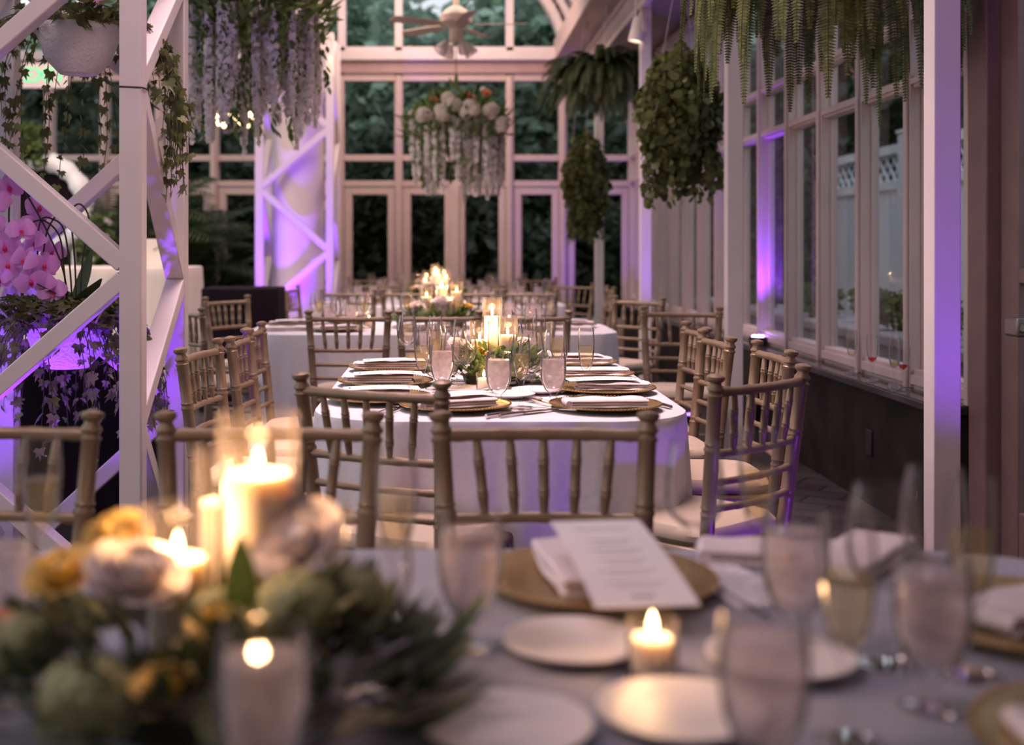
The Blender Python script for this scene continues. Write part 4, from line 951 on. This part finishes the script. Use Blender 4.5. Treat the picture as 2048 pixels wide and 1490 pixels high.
def floral(loc, rad, label, strands, Ls, seed, top_h, flowers, chain, s_=.014, nleaf=500, wf=.55, cr_=.45):
    rr = random.Random(seed); t_ = empty('floral_chandelier', loc, 0, label, 'floral chandelier', 'floral chandeliers over the hall'); wh = MB(); lf = MB()
    for i in range(strands):
        a = rr.uniform(0, 2*PI); q = rad*math.sqrt(rr.uniform(.2, 1)); L = rr.uniform(*Ls)*(1.15-.25*q/rad)
        p = (q*math.cos(a), q*math.sin(a), rr.uniform(-.05, .03))
        if rr.random() < wf: blossoms_strand(wh, lf, p, L, rr, s_, .022)
        else:
            z = 0
            while z < L*.95:
                bigleaf(lf, Matrix.Translation((p[0]+rr.uniform(-.02, .02), p[1]+rr.uniform(-.02, .02), -z)) @ Euler((rr.uniform(-2.6, -1), 0, rr.uniform(0, 6.3))).to_matrix().to_4x4(), .055*rr.uniform(.6, 1.2), .016, 3); z += .02
    for i in range(nleaf):
        a = rr.uniform(0, 2*PI); q = rad*math.sqrt(rr.uniform(0, 1.1)); v = rr.uniform(-.6, 1)
        T = Matrix.Translation((q*math.cos(a), q*math.sin(a), v*top_h*(1.05-.8*q/rad) if v > 0 else v*.3)) @ Euler((rr.uniform(-.6, 1.2), rr.uniform(-.6, .6), a-PI/2)).to_matrix().to_4x4()
        bigleaf(lf, T, rr.uniform(.06, .13), .022, 4)
    lf.obj('greenery', M['leafb'], t_); wh.obj('white_strands', M['white_fl'], t_)
    for (x, y, z, r, kind) in flowers:
        mb = MB()
        if kind == 'hyd':
            for k in range(4): hyd_mb(mb, r*.62, TR(rr.uniform(-.4, .4)*r, rr.uniform(-.3, .3)*r, rr.uniform(-.35, .35)*r, rx=rr.uniform(-1, 1)), 34, .45)
            mb.ball(r*.4, 8)
            o = mb.obj('hydrangea', M['hydw'], t_)
        else: rose_mb(mb, r, TR(), 16); o = mb.obj('rose', M[kind], t_); o.rotation_euler = (.8, 0, rr.uniform(-.5, .5))
        o.location = (x, y, z)
    mb = MB(); n_ = 24
    mb.lathe([(rad*cr_, -.01), (rad*cr_+.01, 0), (rad*cr_, .01), (rad*cr_-.01, 0)], 24, closed=True)
    for k in range(3): a = 2*PI*k/3; mb.tube([(rad*cr_*math.cos(a), rad*cr_*math.sin(a), 0), (0, 0, top_h)], .004, 5)
    mb.tube([(0, 0, top_h), (0, 0, top_h+chain)], .005, 6)
    mb.obj('hanger', M['metal'], t_)
    return t_
floral((.10, 10.9, 2.36), .44, 'floral chandelier of white wisteria, hydrangea and peach roses below the fan', 84, (.35, .68), 41, .38,
       [(-.27, -.40, .04, .085, 'hyd'), (-.12, -.44, .05, .085, 'hyd'), (-.04, -.42, .15, .09, 'hyd'), (.12, -.44, .08, .09, 'hyd'), (.30, -.40, .06, .085, 'hyd'), (.38, -.34, -.05, .08, 'hyd'), (-.20, -.2, .19, .045, 'peach'), (.10, -.2, .22, .06, 'peach'), (.14, -.15, .18, .05, 'peach'), (.27, -.2, .25, .045, 'peach'), (-.38, -.1, .08, .05, 'rose'), (-.30, -.2, .10, .04, 'rose'), (-.08, -.1, .25, .03, 'rose'), (.24, -.1, .3, .03, 'rose')], .36, .024, 900, .72)
floral((-1.17, 7.2, 2.62), .46, 'large floral chandelier of long white wisteria strands at upper left', 120, (.38, .80), 42, .35,
       [(.30, -.2, .06, .08, 'hyd'), (-.2, -.3, .08, .08, 'hyd')], 1.8, .019, 1100, .62)

# ------------------------------------------------------------------ ceiling fan
fan = empty('ceiling_fan', (.10, 10.9, 3.22), 0, 'cream ceiling fan with glass lamp shades above the floral chandelier', 'ceiling fan')
mb = MB(); mb.lathe([(1e-4, .2), (.05, .2), (.10, .17), (.145, .12), (.145, .06), (.10, .03), (.06, .0), (.06, -.10), (.04, -.13), (1e-4, -.13)], 28); mb.obj('motor_housing', M['fan'], fan)
mb = MB(); mb.tube([(0, 0, .2), (0, 0, 1.54)], .025, 10); mb.obj('downrod', M['fan'], fan)
for k in range(5):
    a = -.12+2*PI*k/5; mb = MB(); vs = [(.16, -.045, 0), (.30, -.065, .0), (.62, -.07, 0), (.66, -.04, 0), (.66, .04, 0), (.62, .07, 0), (.30, .065, 0), (.16, .045, 0)]
    top_ = [(x, y, .008) for x, y, z in vs]; n8 = 8
    mb.add(vs+top_, [tuple(range(8))[::-1], tuple(range(8, 16))]+[(i, (i+1) % 8, 8+(i+1) % 8, 8+i) for i in range(8)], TR(0, 0, .03, rz=a) @ TR(rx=.2)); mb.obj('blade', M['fan'], fan, smooth=False)
for k in range(4):
    a = .5+2*PI*k/4; mb = MB(); T = TR(.09*math.cos(a), .09*math.sin(a), -.12, rz=a) @ TR(ry=2.45)
    mb.lathe([(.02, 0), (.03, .02), (.045, .06), (.062, .11), (.066, .125), (.063, .125), (.043, .062), (.018, .004)], 20, T); mb.obj('lamp_shade', M['frost'], fan)
# spot lamps on the structure
def spotcan(loc, tilt, label):
    t_ = empty('spot_lamp', loc, 0, label, 'spot lamp', 'white cylinder spot lamps'); mb = MB()
    mb.lathe([(1e-4, .17), (.045, .17), (.052, .16), (.06, -.02), (.055, -.02), (.05, .1), (1e-4, .1)], 24, TR(ry=tilt)); mb.obj('housing', M['iv'], t_)
    mb = MB(); mb.lathe([(1e-4, 0), (.05, 0), (.05, -.006), (1e-4, -.006)], 20, TR(ry=tilt)); mb.obj('lens', emit('warm_lens', (1, .8, .55), 3.), t_)
    mb = MB(); mb.tube([(0, 0, .16), (0, 0, .34)], .008, 6); mb.obj('stem', M['iv'], t_)
spotcan(at(657, 148, 11.8), 0, 'small white cylinder spot lamp on the far tower post')
spotcan(at(1272, 78, 9.2), .2, 'white cylinder spot lamp beside the third column under ceiling')

# ------------------------------------------------------------------ left side dressing
cloth(-2.0, -1.40, 5.4, 5.95, .10, M['black'], 'black draped side table behind the near truss tower', 7, top=.80, amp=.015, flare=.02, name='black_tablecloth')
cloth(-1.83, -1.26, 8.95, 9.5, .10, M['black'], 'black draped high bar table left of the third table', 8, top=.93, amp=.015, flare=.02, name='black_tablecloth')
cloth(-3.3, -2.05, 9.4, 10.2, .12, M['iv'], 'ivory draped high table behind the near truss tower', 9, top=1.08, amp=.03, flare=.05, name='ivory_tablecloth')
bx_ = empty('card_box', (at(325, 0, 9.7)[0], 9.75, 1.082), 0, 'white card box with script mark on the ivory draped table', 'box')
mb = MB(); mb.box(-.16, .16, -.1, .1, 0, .22); mb.obj('box_body', M['iv'], bx_, smooth=False, bevel=.006)
mb = MB(); mb.tube([(-.06+.006*i, -.102, .13+.004*i+.012*math.sin(i*1.7)) for i in range(16)], .0025, 5); mb.obj('script_mark', M['ink'], bx_)
# curtain falling at the right end of that table
mb = MB(); n_ = 24; vs = []
for i in range(13):
    z = 1.25*(1-i/12)
    for k in range(n_+1): x = -2.15+.28*k/n_*(.3+.7*i/12); vs.append((x, 9.35+.03*math.sin(k*1.3), z))
for i in range(13):
    z = 1.25*(1-i/12)
    for k in range(n_+1): x = -2.15+.28*k/n_*(.3+.7*i/12); vs.append((x, 9.356+.03*math.sin(k*1.3), z))
w1 = n_+1; h1 = 13*w1
mb.add(vs, [(i*w1+k, i*w1+k+1, (i+1)*w1+k+1, (i+1)*w1+k) for i in range(12) for k in range(n_)]+[(h1+i*w1+k+w1, h1+(i+1)*w1+k+1, h1+i*w1+k+1, h1+i*w1+k) for i in range(12) for k in range(n_)])
tag(mb.obj('sheer_drape', M['iv']), 'sheer white drape flaring to floor beside the ivory table', 'drape')
# round fabric arch with dark screen
ar = empty('fabric_arch', at(80, 412, 11.2), 0, 'white fabric wrapped round arch with dark centre, behind near tower', 'arch')
ro, ri = .50, .33; mb = MB(); ring = []
for i in range(49):
    a = 2*PI*i/48; r_ = (ro+ri)/2; ring.append((r_*math.cos(a), 0, r_*math.sin(a)))
rr = random.Random(5); mb.tube(ring, [(.085+.012*math.sin(i*2.1)+rr.uniform(-.006, .006)) for i in range(48)]+[.085], 14, False); mb.obj('fabric_ring', M['vinyl'], ar)
mb = MB(); mb.lathe([(1e-4, -.01), (.34, -.01), (.34, .01), (1e-4, .01)], 40, TR(0, .03, 0, rx=PI/2)); mb.obj('dark_screen', M['black'], ar)
mb = MB(); mb.tube([(-.3, .02, -.3), (-.35, .02, -at(80, 412, 11.2)[2])], .02, 8); mb.tube([(.3, .02, -.3), (.35, .02, -at(80, 412, 11.2)[2])], .02, 8); mb.obj('stand', M['vinyl'], ar)
mb = MB(); leafcloud(mb, 260, .16, .1, .22, .09, .2, TR(-.05, -.1, .55)); mb.obj('arch_greenery', M['leafb'], ar); mb = MB(); leafcloud(mb, 420, .18, .12, .42, .08, .2, TR(.56, -.1, -.45)); mb.obj('arch_greenery', M['leafb'], ar)
mb = MB()
for i in range(30): hyd_mb(mb, .022, TR(R.uniform(.42, .7), R.uniform(-.25, -.15), R.uniform(-.85, -.1)), 8, .5)
mb.obj('arch_blossoms', M['white_fl'], ar)
# indoor palms against the far windows
def palm(loc, label, n, L, seed):
    rr = random.Random(seed); t_ = empty('potted_palm', loc, 0, label, 'palm', 'potted palms along the far windows'); mb = MB(); st = MB()
    mb2 = MB(); mb2.lathe([(1e-4, 0), (.15, 0), (.2, .32), (.21, .34), (.19, .34), (1e-4, .3)], 20); mb2.obj('pot', M['blackp'], t_)
    for i in range(n):
        a = rr.uniform(0, 2*PI); d = Vector((math.cos(a)*.5, math.sin(a)*.5, rr.uniform(.7, 2))).normalized(); p = Vector((0, 0, .3+rr.uniform(0, .5))); pts = [p.copy()]
        for k in range(36):
            d = (d+Vector((0, 0, -.05))).normalized(); p = p+d*L/36; pts.append(p.copy())
            if k < 8: continue
            sd = d.cross(Vector((0, 0, 1))).normalized()
            for s_ in (-1, 1):
                l = L*.2*math.sin(PI*(k-6)/32); tip = p+sd*s_*l+d*l*.6+Vector((0, 0, -l*.4)); m_ = p.lerp(tip, .5)+d*.012
                mb.add([p, p.lerp(tip, .5)-d*.012, tip, m_], [(0, 1, 2, 3)])
        st.tube(pts[::4], .006, 4, False)
    mb.obj('fronds', M['leaf'], t_, smooth=False); st.obj('stems', M['stem'], t_)
palm((-2.95, 12.7, 0), 'dark potted palm beside the far truss tower, left', 60, 1.35, 1)
palm((-3.55, 12.2, 0), 'dark potted palm behind the fabric arch, right', 30, 1.9, 2)
palm((-4.9, 12.9, 0), 'dark potted palm in the far left corner', 30, 1.6, 3)
palm((-2.5, 13.1, 0), 'small dark potted palm nearest the round white column', 40, .8, 4)
# exit sign
ex = empty('exit_sign', at(92, 152, 11.5), 0, 'green glowing exit sign half hidden behind the hanging ivy', 'exit sign')
mb = MB(); mb.box(-.22, .22, -.03, .03, -.12, .12); mb.obj('sign_box', M['paint'], ex, smooth=False, bevel=.005)
cu = bpy.data.curves.new('exit_text', 'FONT'); cu.body = 'EXIT'; cu.size = .20; cu.extrude = .004; cu.align_x = 'CENTER'; cu.align_y = 'CENTER'; cu.materials.append(M['exitw'])
tmp_ = bpy.data.objects.new('tmp', cu); C.objects.link(tmp_); bpy.context.view_layer.update()
em_ = bpy.data.meshes.new_from_object(tmp_.evaluated_get(bpy.context.evaluated_depsgraph_get())); bpy.data.objects.remove(tmp_)
to = bpy.data.objects.new('exit_lettering', em_); C.objects.link(to); to.parent = ex; to.rotation_euler = (PI/2, 0, 0); to.location = (0, -.034, 0)
mb = MB(); mb.tube([(0, 0, .12), (0, 0, 1.86)], .01, 6); mb.obj('sign_stem', M['paint'], ex)
# window reflections of a chandelier at far left, modelled as glowing bulbs
def chand(loc, label, n, r):
    t_ = empty('reflected_chandelier', loc, 0, label, 'chandelier', 'reflected bulb chandeliers'); st = MB()
    for k in range(n):
        a = 2*PI*k/n+.3; p = (r*math.cos(a), r*math.sin(a), .0 if k % 2 else .09)
        st.tube([(0, 0, -.05), (p[0]*.6, p[1]*.6, -.1), (p[0], p[1], p[2]-.03)], .005, 6)
        mb = MB(); mb.ball(.023, 8, TR(p[0], p[1], p[2]), 1.3); mb.obj('bulb', M['bulb'], t_)
    st.tube([(0, 0, -.1), (0, 0, 2.2)], .006, 6); st.obj('frame', M['metal'], t_)
chand(at(470, 248, 12.6), 'window reflection of a bulb chandelier, built solid, below the large floral chandelier', 9, .19)
chand(at(382, 216, 12.6), 'window reflection of a bulb chandelier, built solid, just right of the near tower', 7, .10)
# uplights
def uplight(loc, label, power, aim, spot=1.0, size=.03, bright=False, col=VIO, src=None):
    t_ = empty('uplight', loc, 0, label, 'uplight', 'violet led uplights'); mb = MB(); mb.lathe([(1e-4, 0), (.055, 0), (.06, .02), (.06, .05), (.052, .052), (1e-4, .045)], 24); mb.obj('housing', M['blackp'], t_)
    mb = MB()
    for k in range(7):
        a = 2*PI*k/6; q = 0 if k == 6 else .03; mb.ball(.010, 8, TR(q*math.cos(a), q*math.sin(a), .052))
    mb.obj('led', M['violet' if bright else 'violow'], t_)
    l = lamp('SPOT', src or (loc[0], loc[1], loc[2]+.08), power, col, size, aim, spot, .8); l.name = 'uplight_beam'
uplight((2.05, 7.86, .60), 'violet led uplight glowing on the dark sill pier', 120, (2.10, 7.97, 2.7), 1.0, bright=True)
uplight((1.75, 2.9, .0), 'violet led uplight on floor before the nearest column', 60, (1.54, 3.7, 1.5), .9)
uplight((1.72, 8.5, .0), 'violet led uplight on floor before the third column', 70, (1.54, 9.2, 1.9), .9)
uplight((-1.56, 11.32, .0), 'violet led uplight on floor before the round column', 300, (-1.48, 12.05, 1.45), .95, size=.08)
uplight((-1.76, 11.985, .0), 'violet led uplight inside far tower, left of round column', 60, (-1.62, 12.1, 2.0), 1.2, size=.05)
uplight((-1.22, 11.985, .0), 'violet led uplight inside far tower, right of round column', 60, (-1.36, 12.1, 2.0), 1.2, size=.05)
uplight((-1.46, 4.5, .0), 'violet led uplight on floor inside the near tower', 85, (-1.5, 4.75, 2.4), 1.9)
uplight((-2.05, 4.75, .0), 'violet led uplight on floor left of the near tower', 24, (-1.5, 4.7, 1.6), 1.5)
uplight((1.75, 12.6, .0), 'violet led uplight on floor by the fourth column', 60, (1.5, 13.8, 2.2), 1.3)
uplight((1.25, 2.62, .0), 'violet led uplight on floor before the corner chair', 20, (.62, 3.45, .55), 1.0)
# sill glasses and outlet
z_ = .602
for i, (x, y, k, lab) in enumerate(((2.04, 6.02, 0, 'leftmost of the sill glasses'), (2.03, 5.70, 1, 'second from left on the sill'), (2.06, 5.50, 2, 'third from left on the sill'), (2.03, 5.42, 0, 'fourth from left on the sill'), (2.04, 5.34, 1, 'fifth from left, with a red drop'), (2.05, 4.98, 2, 'alone on the sill right of the column'))):
    P_ = (FLL, FLR, FLL)[k]
    P_.put((x, y, z_), 0, 'leftover champagne flute on the dark window shelf, '+lab, 'champagne flutes on the window shelf')
mb = MB(); mb.box(2.03, 2.04, 5.72, 5.80, .24, .36); o = mb.obj('power_outlet', M['blackp'], smooth=False, bevel=.003); tag(o, 'small power outlet low on the dark granite wall', 'outlet')
